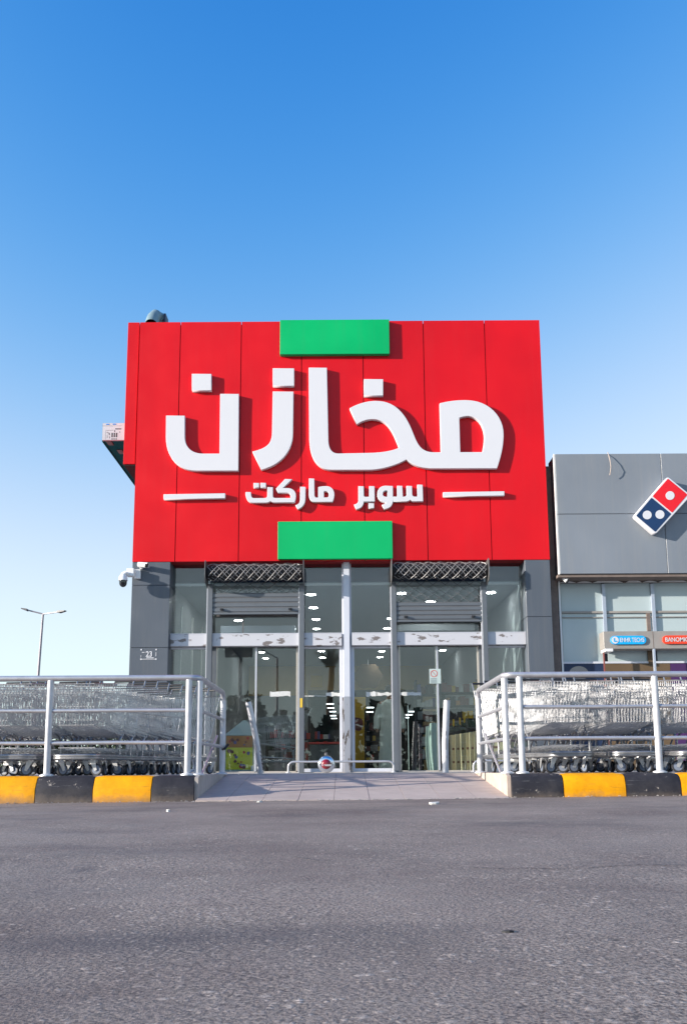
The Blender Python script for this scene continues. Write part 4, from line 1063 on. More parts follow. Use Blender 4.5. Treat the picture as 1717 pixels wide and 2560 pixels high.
def person(x, y):
    t = thing('person', (x, y, 0.006), 'person in a long pale robe walking away inside the shop', 'person')
    me = bpy.data.meshes.new('body')
    v = [(0, 0, .93), (0, 0, 1.15), (0, 0, 1.38), (0, 0, 1.5), (0, -.01, 1.57), (0, -.015, 1.66), (0, -.01, 1.75),
         (-.19, 0, 1.40), (-.25, .02, 1.13), (-.27, -.04, .90), (-.27, -.08, .80), (.19, 0, 1.40), (.25, .02, 1.13), (.27, -.04, .90), (.27, -.08, .80),
         (-.1, 0, .85), (-.11, .02, .47), (-.11, .06, .08), (-.12, -.08, .03), (.1, 0, .85), (.11, -.03, .47), (.11, -.02, .08), (.12, -.16, .03)]
    r = [.16, .15, .16, .06, .06, .095, .08, .075, .055, .04, .035, .075, .055, .04, .035, .1, .07, .045, .04, .1, .07, .045, .04]
    e = [(0, 1), (1, 2), (2, 3), (3, 4), (4, 5), (5, 6), (2, 7), (7, 8), (8, 9), (9, 10), (2, 11), (11, 12), (12, 13), (13, 14), (0, 15), (15, 16), (16, 17), (17, 18), (0, 19), (19, 20), (20, 21), (21, 22)]
    me.from_pydata([(x + a, y + b, c + 0.006) for a, b, c in v], e, [])
    o = link('body', me, 'skin', t)
    sk = o.modifiers.new('skin', 'SKIN')
    for q, rr in zip(me.skin_vertices[0].data, r): q.radius = (rr, rr * 0.8)
    me.skin_vertices[0].data[0].use_root = True
    o.modifiers.new('sub', 'SUBSURF').levels = 1
    rb = MB(); m = 16
    prof = [(0.06, .25, .17), (0.5, .22, .15), (0.9, .21, .15), (1.15, .20, .145), (1.35, .22, .13), (1.44, .17, .10), (1.5, .08, .075)]
    for z, a, b in prof:
        for i in range(m):
            an = 2 * math.pi * i / m; k = 1 + (0.06 * math.sin(5 * an) if z < 0.9 else 0)
            rb.v.append(Vector((x + a * k * math.cos(an), y + b * k * math.sin(an), z)))
    for j in range(len(prof) - 1):
        for i in range(m): rb.f.append((j * m + i, j * m + (i + 1) % m, (j + 1) * m + (i + 1) % m, (j + 1) * m + i))
    for s in (-1, 1):
        rb.tube([(x + s * .17, y, 1.40), (x + s * .26, y + .02, 1.13), (x + s * .28, y - .04, .88)], 0.085, 10, r2=0.06)
    rb.build('robe', 'robe', t, True)
    MB().lathe([(0.06, 1.60), (0.098, 1.66), (0.1, 1.72), (0.085, 1.78), (0.03, 1.815)], (x, y + 0.012, 0), 'Z', 14).build('hair', 'hair', t, True)
interior()

# ------------------------------------------------------------------ neighbouring shop
def neighbour():
    DN = DR - 0.10; YW = DN + 0.42
    xl = X(1397.5, 1400, DN)
    zt, zb = Z(1500, 1134, DN), Z(1500, 1434.5, DN)
    t = thing('neighbour_building', (xl, DN, 0), 'low grey panelled restaurant beside the supermarket on the right', 'building')
    xj = X(1657, 1250, DN); zj = Z(1450, 1285, DN); xe = 9.5
    MB().box(XB + 0.01, xe, DN + 0.5, DN + 14, 3.2, zt - 0.12).build('carcass', 'brown_render', t)
    for a, b in ((xl, xj), (xj, xe)):
        for c, d in ((zb, zj), (zj, zt)):
            MB().cbox(a + 0.004, b - 0.004, DN, DN + 0.04, c + 0.004, d - 0.004, 0.004).build('grey_sheet', 'neighbour_panel', t)
    MB().box(xl - 0.002, xe, DN + 0.041, DN + 0.46, zb + 0.004, zt - 0.01).build('sheet_backing', 'joint_dark', t)
    MB().box(xl - 0.018, xl - 0.003, DN + 0.004, DN + 0.055, zb - 0.002, zt).build('corner_trim', 'white_trim', t)
    MB().box(xl - 0.03, xe, DN + 0.03, YW - 0.02, zb - 0.05, zb - 0.001).build('soffit', 'brown_render', t)
    # brown pier between the two shops
    MB().box(XB + 0.003, X(1394, 1600, YW), YW - 0.12, YW + 0.3, 0, zt - 0.12).build('pier', 'brown_render', t)
    MB().box(XB + 0.003, xe, YW - 0.05, YW + 0.2, Z(1500, 1458, YW), zb - 0.052).build('beam', 'brown_render', t)
    # windows
    zw = Z(1500, 1458, YW) - 0.003
    x0 = X(1402, 1600, YW)
    mull = [X(q, 1500, YW) for q in (1507, 1629, 1751, 1873, 1995)]
    zr = Z(1500, 1531, YW)
    cols = [x0] + mull
    for a, b in zip(cols[:-1], cols[1:]):
        for c, d in ((zr + 0.02, zw), (0.9, zr - 0.02)):
            MB().box(a + 0.03, b - 0.03, YW, YW + 0.012, c, d).build('window_pane', 'frosted', t)
    for x in mull: MB().box(x - 0.028, x + 0.028, YW - 0.05, YW + 0.03, Z(1500, 1580, YW), zw - 0.02).build('mullion', 'steel_blue', t)
    MB().box(x0, 9, YW - 0.03, YW + 0.03, zr - 0.018, zr + 0.018).build('transom', 'band_grey', t)
    MB().box(x0, 9, YW - 0.025, YW + 0.025, zr - 0.10, zr - 0.085).build('blind_rail', 'band_grey', t)
    MB().box(x0 - 0.035, x0 - 0.002, YW - 0.1, YW + 0.02, 0, zw + 0.02).build('window_jamb', 'white_trim', t)
    # wavy white sealant over the frames
    sc = MB(); x = x0
    rnd = random.Random(4)
    while x < 8:
        w_ = rnd.uniform(0.2, 0.55); h = rnd.uniform(0.02, 0.06)
        pts = [(x + w_ * k / 8, zw + 0.002 + h * math.sin(math.pi * k / 8)) for k in range(9)]
        sc.prism([(x + w_, zw), (x, zw)] + pts[1:-1] if False else [(x, zw)] + pts[1:-1] + [(x + w_, zw)], YW - 0.075, YW - 0.052); x += w_ + rnd.uniform(0, 0.08)
    sc.build('sealant', 'white_trim', t)
    # brown post behind the frames, column in the doorway
    a = P(1618, 1600, YW - 0.05)
    MB().box(X(1615, 1560, YW), X(1624, 1560, YW), YW - 0.03, YW + 0.02, Z(1620, 1578, YW), zr - 0.02).build('dark_post', 'brown_render', t)
    # sign band
    YB = YW - 0.3
    b0, b1 = Z(1600, 1622, YB), Z(1600, 1578, YB)
    xb = X(1508, 1600, YB)
    bd = MB().cbox(xb, 9, YB, YB + 0.25, b0, b1, 0.006).build('sign_band', 'band_grey', t)
    MB().box(X(1631, 1600, YB), X(1632.5, 1600, YB), YB - 0.002, YB + 0.01, b0 + 0.01, b1 - 0.01).build('band_joint', 'brown_render', bd)
    MB().cbox(xb, X(1529, 1625, YB), YB - 0.06, YB + 0.2, Z(1515, 1630, YB), b0 - 0.002, 0.004).build('band_end', 'white_trim', bd)
    # lower shop window, boards behind it
    MB().box(X(1509, 1640, YB), X(1511.5, 1640, YB), YB + 0.02, YB + 0.06, 0, Z(1515, 1631, YB)).build('door_post', 'poster_brown', t)
    MB().box(X(1632, 1640, YB), X(1636.5, 1640, YB), YB - 0.02, YB + 0.03, 0, b0 - 0.004).build('door_post', 'steel_blue', t)
    MB().box(X(1617, 1640, YW), X(1628, 1640, YW), YW - 0.05, YW - 0.01, Z(1600, 1661, YW), b0 + .1).build('timber_post', 'ply_brown', t)
    z0 = Z(1500, 1658, YW)
    MB().box(x0, 9, YW - 0.04, YW - 0.012, z0 - 0.01, z0 + 0.025).build('window_strip', 'white_frame', t)
    for p0, p1, m in ((1404, 1511, 'board_blue'), (1511, 1673, 'ply_brown'), (1673, 1800, 'board_purple')):
        MB().box(X(p0, 1670, YW), X(p1, 1670, YW) - 0.004, YW - 0.03, YW - 0.013, 0.02, z0 - 0.012).build('printed_board', m, t)
    c = P(1446, 1683, YW - 0.032); 
    MB().prism([(c.x + 0.17 * math.cos(R(q)), c.z + 0.125 * math.sin(R(q))) for q in range(0, 360, 15)], YW - 0.036, YW - 0.031).build('board_disc', 'band_grey', t)
    # pill signs
    def pill(name, p0, p1, py, m, s, lab, circ):
        y = YB - 0.03
        a, b = P(p0, py + 11, y), P(p1, py - 11, y); r = (b.z - a.z) / 2; zc = (a.z + b.z) / 2
        g = thing(name, ((a.x + b.x) / 2, y, zc), lab, 'sign')
        pts = [(b.x - r + r * math.cos(R(q)), zc + r * math.sin(R(q))) for q in range(-90, 91, 15)] + [(a.x + r + r * math.cos(R(q)), zc + r * math.sin(R(q))) for q in range(90, 271, 15)]
        slab('plate', [pts], y, 0.028, m, g, 0.004)
        if circ:
            cx = a.x + r * 1.0
            MB().prism([(cx + r * .82 * math.cos(R(q)), zc + r * .82 * math.sin(R(q))) for q in range(0, 360, 15)], y - 0.004, y - 0.001).build('disc', 'white_acrylic', g)
            MB().box(cx - r * .32, cx - r * .1, y - 0.008, y - 0.005, zc - r * .4, zc + r * .5).box(cx - r * .099, cx + r * .4, y - 0.008, y - 0.005, zc - r * .4, zc - r * .15).build('disc_mark', 'sign_blue', g)
            tx = a.x + 2.15 * r
        else: tx = a.x + 0.6 * r
        text('lettering', s, tx, b.x - 0.5 * r, zc - r * .48, zc + r * .52, y - 0.003, 'white_acrylic', g, bold=0.006)
    pill('blue_sign', 1526, 1614, 1600, 'sign_blue', 'ENHR TECHS', 'blue pill-shaped sign with white lettering on the restaurant band', True)
    pill('orange_sign', 1656, 1746, 1599, 'sign_orange', 'BANOMIO EX', 'orange pill-shaped sign cut by the right picture edge', False)
    # two-tone tile logo
    y = DN - 0.15
    ref = (1560, 1180, 1568 / 157.0)
    g = thing('logo_sign', (X(1650, 1265, y), DN, Z(1650, 1265, y)), 'tilted red and blue domino tile sign with white dots on the grey restaurant front', 'sign')
    def rounded(cs, r):
        o = []
        n = len(cs)
        for i in range(n):
            p, c, q = Vector(cs[i - 1]), Vector(cs[i]), Vector(cs[(i + 1) % n])
            a = c + (p - c).normalized() * r; b = c + (q - c).normalized() * r
            for k in range(6):
                u = k / 5; o.append(tuple(a * (1 - u)**2 + c * 2 * u * (1 - u) + b * u * u))
        return o
    slab('tile_body', [tr(rounded([(240, 1085), (1082, 105), (1668, 585), (775, 1560)], 75), *ref, y)], y, 0.145, 'white_acrylic', g, 0.012)
    slab('red_half', [tr(rounded([(1085, 165), (1572, 565), (1190, 1015), (700, 605)], 24), *ref, y - 0.004)], y - 0.004, 0.0035, 'logo_red', g, 0.0005)
    slab('blue_half', [tr(rounded([(675, 640), (1165, 1045), (770, 1495), (293, 1090)], 24), *ref, y - 0.004)], y - 0.004, 0.0035, 'logo_blue', g, 0.0005)
    for cx, cy in ((1137, 587), (567, 1072), (885, 1060)):
        slab('dot', [tr([(cx + 111 * math.cos(R(q)), cy + 109 * math.sin(R(q))) for q in range(0, 360, 12)], *ref, y - 0.008)], y - 0.008, 0.0035, 'white_acrylic', g, 0.0005)
    # floodlight under the panel and the loose cable at the roof
    c = P(1411, 1450, DN + 0.15)
    f = thing('small_floodlight', (c.x, DN + .15, c.z), 'tiny white spotlight under the left end of the grey panels', 'lamp')
    MB().tube([(c.x - 0.05, c.y, zb - 0.051), (c.x - 0.02, c.y, c.z + 0.03)], 0.014, 8).build('bracket', 'camera_white', f)
    MB().tube([(c.x - 0.03, c.y, c.z + 0.04), (c.x + 0.03, c.y - 0.05, c.z - 0.03)], 0.028, 10, r2=0.045).build('head', 'camera_white', f)
    MB().tube([(c.x + 0.031, c.y - 0.051, c.z - 0.031), (c.x + 0.036, c.y - 0.055, c.z - 0.036)], 0.04, 10).build('lens', 'black_plastic', f)
    pts = [Vector(P(px, py, DN - 0.10 * s_)) for px, py, s_ in ((1518, 1131, -.6), (1521, 1140, .4), (1524, 1152, .8), (1526, 1166, 1), (1525, 1178, .9), (1523, 1188, .7))]
    tag(MB().tube(pts, 0.007, 6).build('loose_cable', 'cheek_stone'), 'loose pale cable hanging over the top of the grey restaurant front', 'cable')
neighbour()

# ------------------------------------------------------------------ railings
def railing(side, label):
    s = -1 if side == 'L' else 1
    if side == 'L':
        xc, x2, x3, xf, zt, zm, zl_ = X(497, 1800, YN), X(471.5, 1800, YN), X(124, 1800, YN), X(557.5, 1800, YF), 1.018, 0.675, 0.338
        xo, ex = -5.6, [X(-190, 1800, YN)]
    else:
        xc, x2, x3, xf, zt, zm, zl_ = X(1264.5, 1800, YN), X(1301, 1800, YN), X(1640.5, 1800, YN), X(1196, 1800, YF), 1.028, 0.69, 0.36
        xo, ex = 5.4, [X(1960, 1800, YN)]
    t = thing('railing', (xc, YN, 0), label, 'railing', 'steel pipe railings around the cart bays')
    r = 0.031
    # top rail with bends
    pts = [(xo, YN, zt), ((xo + xc) / 2, YN, zt), (xc + s * 0.10, YN, zt)]
    for k in range(1, 6):
        a = R(90 * k / 6); pts.append((xc + s * 0.10 * (1 - math.sin(a)), YN + 0.10 * (1 - math.cos(a)), zt))
    pts.append((xc, YN + 0.10, zt))
    pts.append((xf, YF - 0.09, zt - 0.005))
    for k in range(1, 6):
        a = R(90 * k / 6); pts.append((xf, YF - 0.09 + 0.09 * math.sin(a), zt - 0.005 - 0.09 * (1 - math.cos(a))))
    pts.append((xf, YF, zt - 0.10))
    MB().tube(pts, r, 14).build('top_rail', 'rail_steel', t, True)
    dd = Vector((xf - xc, YF - YN, 0))
    for x, y, zt_ in [(xc, YN + 0.03, zt - 0.032), (x2, YN, zt - 0.022), (x3, YN, zt - 0.022), (xf, YF, zt - 0.101)] + [(e, YN, zt - 0.022) for e in ex]:
        lean = random.uniform(-0.008, 0.008)
        p = MB().tube([(x, y, 0.012), (x + lean * 0.5, y, 0.5), (x, y, zt_)], 0.034 if y < YF - .1 else 0.036, 14).build('post', 'post_paint', t, True)
        MB().lathe([(0.072, 0.0005), (0.070, 0.014), (0.05, 0.022), (0.036, 0.026)], (x, y, 0), 'Z', 16).build('base_flange', 'post_paint', p, True)
        if abs(x - x3) > 0.01 and abs(x - xc) > 0.01 and abs(y - YF) > 0.1: pass
    for z in (zm, zl_):
        xs = sorted([xo, x3, x2] + [e for e in ex])
        for a, b in zip(xs[:-1], xs[1:]):
            o = 0.033
            MB().tube([(a + o, YN, z), ((a + b) / 2, YN, z + random.uniform(-.004, .004)), (b - o, YN, z)], 0.0195, 10).build('mid_rail', 'rail_steel', t, True)
        u = dd.normalized()
        A_ = Vector((xc, YN + 0.03, z)) + u * 0.034; B_ = Vector((xf, YF, z)) - u * 0.034 + Vector((-s * 0.012, -.02, 0))
        MB().tube([A_, (A_ + B_) / 2, B_], 0.0195, 10).build('side_rail', 'rail_steel', t, True)
    # diagonal stay
    if side == 'L': MB().tube([(xf - 0.05, YF - 0.12, 0.47), (X(505, 1900, YN + .5), YN + 0.5, 0.004)], 0.013, 8).build('stay', 'rail_steel', t)
    else: MB().tube([(xf + 0.05, YF - 0.12, 0.48), (X(1251, 1920, YN + .3), YN + 0.3, 0.004)], 0.013, 8).build('stay', 'rail_steel', t)
    if side == 'L':
        c = P(568, 1864, YF - 0.03)
        MB().tube([(xf, YF - 0.045, zl_ - 0.03), (xf + 0.04, YF - 0.05, zl_ - 0.02), (c.x, YF - 0.03, c.z), (c.x + 0.02, YF - 0.03, c.z + 0.02)], 0.016, 7).build('cable_tie', 'black_plastic', t)
        MB().tube([(x2 + 0.045, YN + 0.05, 0.17), (x2 + 0.06, YN + 0.05, 0.1), (x2 + 0.055, YN + 0.04, 0.05), (x2 + 0.02, YN, 0.03)], 0.012, 7).build('hinge_hook', 'rail_steel', t)
railing('L', 'grey steel pipe railing around the cart bay left of the ramp')
railing('R', 'grey steel pipe railing around the cart bay right of the ramp')

# ------------------------------------------------------------------ bollards, low pipes, round lamp
def street_bits():
    yb = 12.0
    b0, b1 = P(652, 1928, yb), P(622, 1756, yb)
    t = thing('bollard', (b0.x, yb, 0), 'bent steel pipe bollard leaning left before the left door', 'bollard', 'steel bollards before the doors')
    a = Vector((b0.x, yb, 0.002)); b = Vector((b1.x, yb - 0.05, b1.z))
    pts = [a.lerp(b, k / 8) + Vector((0.018 * math.sin(math.pi * k / 8), 0, 0)) for k in range(9)]
    MB().tube(pts, 0.045, 16).build('pipe', 'rail_steel', t, True)
    d = (b - a).normalized()
    MB().tube([b + d * 0.0005, b + d * 0.006], 0.039, 14).build('cap', 'dark_void', t)
    sc = MB()
    for k in range(5):
        q = a.lerp(b, 0.05 + 0.055 * k) + Vector((0.038, -0.03, 0))
        sc.tube([q, q + Vector((0.012, 0.012, 0.02)), q + Vector((0.002, -0.008, 0.045))], 0.005, 5)
    sc.build('scuff_tape', 'black_plastic', t)
    b0, b1 = P(1113, 1925, yb), P(1116.5, 1752, yb)
    t = thing('bollard', (b0.x, yb, 0), 'upright white pipe bollard with scuffed side before the right door', 'bollard', 'steel bollards before the doors')
    MB().tube([(b0.x, yb, 0.002), (b0.x + .003, yb, 0.4), (b1.x, yb, b1.z)], 0.047, 16).build('pipe', 'post_paint', t, True)
    MB().lathe([(0.05, b1.z + 0.0005), (0.05, b1.z + 0.008)], (b1.x, yb, 0), 'Z', 16).build('cap', 'rail_steel', t)
    sc = MB()
    for z, h in ((0.32, .16), (0.52, .06), (0.2, .04)): sc.tube([(b0.x + 0.012, yb - 0.0465, z), (b0.x + 0.016, yb - 0.046, z + h)], 0.004, 5)
    sc.build('scuff', 'ink_dark', t)
    # low guard pipes
    y = DR - 0.18; z = Z(760, 1904.5, y)
    def pipe(name, xa, xb, ends, lab):
        t = thing(name, (xa, y, 0), lab, 'guard rail', 'low guard pipes along the shop front')
        pts = []
        if 'a' in ends:
            pts += [(xa, y, 0.005), (xa, y, z - 0.09)]
            for k in range(1, 6): q = R(90 * k / 6); pts.append((xa + 0.09 * (1 - math.cos(q)), y, z - 0.09 + 0.09 * math.sin(q)))
            pts.append((xa + 0.09, y, z))
        else: pts.append((xa, y, z))
        pts.append(((xa + xb) / 2, y, z))
        if 'b' in ends:
            pts.append((xb - 0.09, y, z))
            for k in range(1, 6): q = R(90 * k / 6); pts.append((xb - 0.09 + 0.09 * math.sin(q), y, z - 0.09 + 0.09 * math.cos(q)))
            pts += [(xb, y, z - 0.09), (xb, y, 0.005)]
        else: pts.append((xb, y, z))
        MB().tube(pts, 0.018, 12).build('pipe', 'rail_steel', t, True)
        for e, x in (('a', xa), ('b', xb)):
            if e in ends: MB().lathe([(0.05, 0.0008), (0.05, 0.01), (0.03, 0.014)], (x, y, 0), 'Z', 14).build('foot', 'rail_steel', t)
    pipe('guard_pipe', X(721, 1910, y), X(984, 1910, y), 'ab', 'low steel guard pipe before the centre panes')
    pipe('guard_pipe', X(1183, 1910, y), X(1330, 1910, y), 'ab', 'low steel guard pipe before the right window and pier')
    # round chrome lamp with red lens
    yy = 13.3
    c = P(815.5, 1906, yy); r = 0.135; zc = r * 0.98 + 0.003
    t = thing('round_marker', (c.x, yy, 0), 'round chrome marker with red lens standing on the pavement before the centre mullion', 'marker')
    def cx(prof, m, nm): MB().lathe(prof, (c.x, yy, zc), 'Y', 32).build(nm, m, t, True)
    cx([(r * .80, 0.08), (r * .97, 0.05), (r, 0.0), (r * .97, -0.035), (r * .86, -0.05), (r * .6, -0.062)], 'chrome', 'rim')
    cx([(r * .575, -0.0625), (r * .54, -0.075), (r * .40, -0.092), (r * .2, -0.102), (0.002, -0.105)], 'lens_red', 'lens')
    text('lettering', 'TV TNEDEM', c.x - r * .56, c.x + r * .6, zc - r * .22, zc - r * .02, yy - 0.108, 'white_acrylic', t, bold=0.03)
    MB().cbox(c.x - 0.025, c.x + 0.022, yy - 0.02, yy + 0.03, zc + r - 0.004, zc + r + 0.045, 0.006).build('top_lug', 'plate_steel', t)
    for x in (-0.072, 0.068): MB().box(c.x + x - 0.005, c.x + x + 0.005, yy - 0.01, yy + 0.01, zc + r * .82, zc + r * .82 + 0.035).build('side_lug', 'chrome', t)
street_bits()

# ------------------------------------------------------------------ shopping carts
def make_cart():
    root = thing('shopping_cart', (0, 0, 0), 'cart', 'shopping cart')
    # basket corner points: nose (toward -y) and rear
    NB, NT = (0.20, 0.05, 0.545), (0.215, -0.02, 0.985)       # half width, y, z
    RB, RT = (0.265, 0.80, 0.455), (0.295, 1.02, 1.085)
    r = 0.0036
    b = MB()
    def side(u, v, s):       # u along cart 0..1, v up 0..1
        a = [NB[i] + (RB[i] - NB[i]) * u for i in range(3)]; c = [NT[i] + (RT[i] - NT[i]) * u for i in range(3)]
        q = [a[i] + (c[i] - a[i]) * v for i in range(3)]
        return (s * q[0], q[1], q[2])
    for s in (-1, 1):
        for k in range(24):
            u = k / 23; b.tube([side(u, 0, s), side(u, 1, s)], r, 3, False)
        for v in (0.0, 0.12, 0.45, 0.78, 1.0): b.tube([side(0, v, s), side(1, v, s)], r * 1.25, 3, False)
    for k in range(13):
        f = -1 + 2 * k / 12
        n0 = side(0, 0, 1); n1 = side(0, 1, 1); b.tube([(n0[0] * f, n0[1] - .008, n0[2]), (n1[0] * f, n1[1] - .008, n1[2])], r, 3, False)
    for v in (0.0, 0.12, 0.45, 0.78, 1.0):
        q = side(0, v, 1); b.tube([(-q[0], q[1] - .004, q[2]), (q[0], q[1] - .004, q[2])], r * 1.25, 3, False)
    for k in range(10):
        f = -1 + 2 * k / 9; b.tube([(NB[0] * f, NB[1], NB[2]), (RB[0] * f, RB[1], RB[2])], r, 3, False)
    for k in range(18):
        u = k / 17; q = side(u, 0, 1); b.tube([(-q[0], q[1], q[2] - .004), (q[0], q[1], q[2] - .004)], r, 3, False)
    me = b.mesh('basket')
    link('basket', me, 'cart_wire', root)
    rim = MB()
    T = [side(1, 1, -1), side(0, 1, -1)]; T2 = [side(0, 1, 1), side(1, 1, 1)]
    rim.tube([T[0], T[1], T2[0], T2[1]], 0.006, 6)
    link('rim', rim.mesh('rim', True), 'cart_frame', root)
    # chassis: flat oval bumper bar, uprights, lower rack
    ch = MB(); zc = 0.205
    path = [(-0.275, 0.98), (-0.262, 0.5), (-0.245, 0.12), (-0.225, 0.055), (-0.18, 0.012), (-0.12, 0.0), (0.12, 0.0), (0.18, 0.012), (0.225, 0.055), (0.245, 0.12), (0.262, 0.5), (0.275, 0.98)]
    for zz in (0.19, 0.215): ch.tube([(x, y, zz) for x, y in path], 0.0165, 8)
    link('bumper', ch.mesh('bumper', True), 'cart_frame', root)
    ups = MB()
    for s in (-1, 1):
        ups.tube([(s * 0.25, 0.74, 0.23), (s * 0.25, 0.745, 0.40), (s * 0.253, 0.80, 0.455), (s * 0.27, 0.86, 0.47)], 0.013, 6)
        ups.tube([(s * 0.25, 0.745, 0.38), (s * 0.25, 0.66, 0.45), (s * 0.25, 0.55, 0.475)], 0.010, 6)
        ups.tube([(s * 0.26, 0.93, 0.23), (s * 0.26, 0.93, 0.34), (s * 0.255, 0.80, 0.455)], 0.010, 6)
        ups.tube([side(1, 0, s), side(1, 1, s)], 0.0075, 6)
    ups.tube([(-0.25, 0.745, 0.40), (0.25, 0.745, 0.40)], 0.008, 6)
    link('upright_frame', ups.mesh('upright_frame', True), 'cart_frame', root)
    rk = MB()
    for k in range(9):
        f = -1 + 2 * k / 8; rk.tube([(0.2 * f, 0.08, 0.30), (0.235 * f, 0.9, 0.245)], r, 3, False)
    for k in range(5):
        u = k / 4; w_ = 0.2 + .035 * u; rk.tube([(-w_, 0.08 + .82 * u, 0.30 - .055 * u), (w_, 0.08 + .82 * u, 0.30 - .055 * u)], r * 1.4, 3, False)
    link('lower_rack', rk.mesh('lower_rack'), 'cart_wire', root)
    hd = MB().tube([(-0.29, 1.085, 1.185), (0.29, 1.085, 1.185)], 0.014, 8)
    h = link('handle', hd.mesh('handle', True), 'black_plastic', root)
    for s in (-1, 1):
        ar = MB().tube([side(1, 0.9, s), (s * 0.292, 1.06, 1.14), (s * 0.292, 1.085, 1.185)], 0.009, 6)
        link('handle_arm', ar.mesh('handle_arm', True), 'cart_frame', root)
    # casters
    fk = MB(); wr = 0.066
    fk.lathe([(0.03, 0.165), (0.03, 0.182)], (0, 0, 0), 'Z', 10)
    for s in (-1, 1):
        q = s * 0.026
        fk.add([(q, -0.035, 0.165), (q, 0.035, 0.165), (q, 0.055, 0.06), (q, 0.028, 0.05), (q * 1.12, -0.035, 0.165), (q * 1.12, 0.035, 0.165), (q * 1.12, 0.055, 0.06), (q * 1.12, 0.028, 0.05)],
               [(0, 1, 2, 3), (7, 6, 5, 4), (0, 4, 5, 1), (1, 5, 6, 2), (2, 6, 7, 3), (3, 7, 4, 0)])
    fk.box(-0.029, 0.029, -0.04, 0.036, 0.150, 0.165)
    fkm = fk.mesh('caster'); fkm.materials.append(MATS['fork_zinc'])
    ty = MB().lathe([(wr * .72, -0.016), (wr * .93, -0.017), (wr, -0.010), (wr, 0.010), (wr * .93, 0.017), (wr * .72, 0.016)], (0, 0.040, wr), 'X', 20, False).mesh('tyre', True); ty.materials.append(MATS['rubber'])
    hb = MB().lathe([(0.012, -0.019), (wr * .5, -0.014), (wr * .72, -0.0155), (wr * .72, 0.0155), (wr * .5, 0.014), (0.012, 0.019)], (0, 0.040, wr), 'X', 20).mesh('wheel_hub', True); hb.materials.append(MATS['hub_grey'])
    for x, y in ((-0.19, 0.10), (0.19, 0.10), (-0.25, 0.90), (0.25, 0.90)):
        c = bpy.data.objects.new('caster', fkm); COL.objects.link(c); c.parent = root; c.location = (x, y, 0.0)
        for nm, m_ in (('tyre', ty), ('wheel_hub', hb)):
            o = bpy.data.objects.new(nm, m_); COL.objects.link(o); o.parent = c
    return root
ORD = ['front', 'second', 'third', 'fourth', 'fifth', 'sixth', 'seventh', 'eighth', 'ninth', 'tenth']
def carts():
    proto = make_cart(); used = False
    rnd = random.Random(11)
    # (nose-centre pixel x, y of nose, yaw, count, pitch, row text)
    rows = [(185, 9.10, -5.0, -2.2, 8, 0.29, 'in the nested row nearest the left railing corner'),
            (27, 9.10, -4.0, -1.5, 4, 0.33, 'in the second nested row from the ramp on the left'),
            (-130, 9.12, -4.0, -1.5, 4, 0.33, 'in the nested row at the far left picture edge'),
            (1430, 9.12, 4.0, 2.2, 5, 0.30, 'in the nested row nearest the right railing corner'),
            (1591, 9.10, 3.0, 1.0, 4, 0.34, 'in the second nested row from the ramp on the right'),
            (1750, 9.10, 3.0, 1.0, 4, 0.34, 'in the nested row at the far right picture edge')]
    for px, y, yaw, dyaw, n, pitch, txt in rows:
        x = X(px, 1850, y)
        for i in range(n):
            o = proto if not used else copy_tree(proto); used = True
            a = R(yaw + dyaw * i)
            o.location = (x + rnd.uniform(-.006, .006), y + rnd.uniform(-.01, .01), 0.001)
            x -= math.sin(a) * pitch * 1.25; y += math.cos(a) * pitch
            o.rotation_euler = (0, 0, a + R(rnd.uniform(-0.8, 0.8)))
            tag(o, '%s wire shopping cart %s' % (ORD[i], txt), 'shopping cart', 'nested shopping carts behind the railings')
            for c in o.children:
                if c.name.startswith('caster'):
                    k = rnd.choice([90, 80, 100, -90, 60, 20, 0, -30, 75]) if i < 3 else rnd.choice([0, 5, -8, 12, 170, 40])
                    c.rotation_euler = (0, 0, R(k + rnd.uniform(-10, 10)))
    # one cart inside the shop
    o = copy_tree(proto); yy = DG + 0.9
    o.location = (X(694, 1900, yy) - 0.5, yy + 0.1, 0.007); o.rotation_euler = (0, 0, R(-68))
    tag(o, 'single wire shopping cart standing inside the left glass door', 'shopping cart')
    if 'group' in o: del o['group']
carts()

# ------------------------------------------------------------------ lamps, things that only the panes mirror
def lamp(name, base, top, arms, label, rp=0.11, heads='flat'):
    t = thing(name, base, label, 'street lamp')
    base, top = Vector(base), Vector(top)
    MB().tube([base, base.lerp(top, .5), top], rp, 10, r2=rp * .6).build('pole', 'pole_grey', t, True)
    for a in arms:
        a = Vector(a); q = top.lerp(a, 0.72)
        MB().tube([top, q], 0.045, 6).build('arm', 'pole_grey', t)
        d = (a - q).normalized(); s = d.cross(Vector((0, 0, 1))).normalized() * 0.16; u = Vector((0, 0, 0.07))
        MB().add([q - s + u, q + s + u, a + s * .6 + u * .5, a - s * .6 + u * .5, q - s - u, q + s - u, a + s * .6 - u * .3, a - s * .6 - u * .3],
                 [(0, 1, 2, 3), (7, 6, 5, 4), (0, 4, 5, 1), (1, 5, 6, 2), (2, 6, 7, 3), (3, 7, 4, 0)]).build('lamp_head', 'lamp_dark', t)
YL = 52.0
tp = P(108.5, 1535, YL); bs = P(84, 1790, YL)
lamp('street_lamp', (bs.x, YL, -0.6), (tp.x, YL, tp.z), [P(54.5, 1521.5, YL), P(164, 1527.5, YL - 1)], 'distant two-armed street lamp against the sky at the left')
YM = lambda tot: 2 * DG - tot
yy = YM(57); 
def mir(px, py, tot):                    # where a thing must stand for the shop glass to mirror it at this pixel
    q = P(px, py, tot); return Vector((q.x, YM(tot), q.z))
q = mir(693, 1645, 57)
lamp('street_lamp', (q.x, q.y, -0.3), q, [q + Vector((-1.1, 0, 0.6))], 'street lamp mirrored in the left glass door', 0.12)
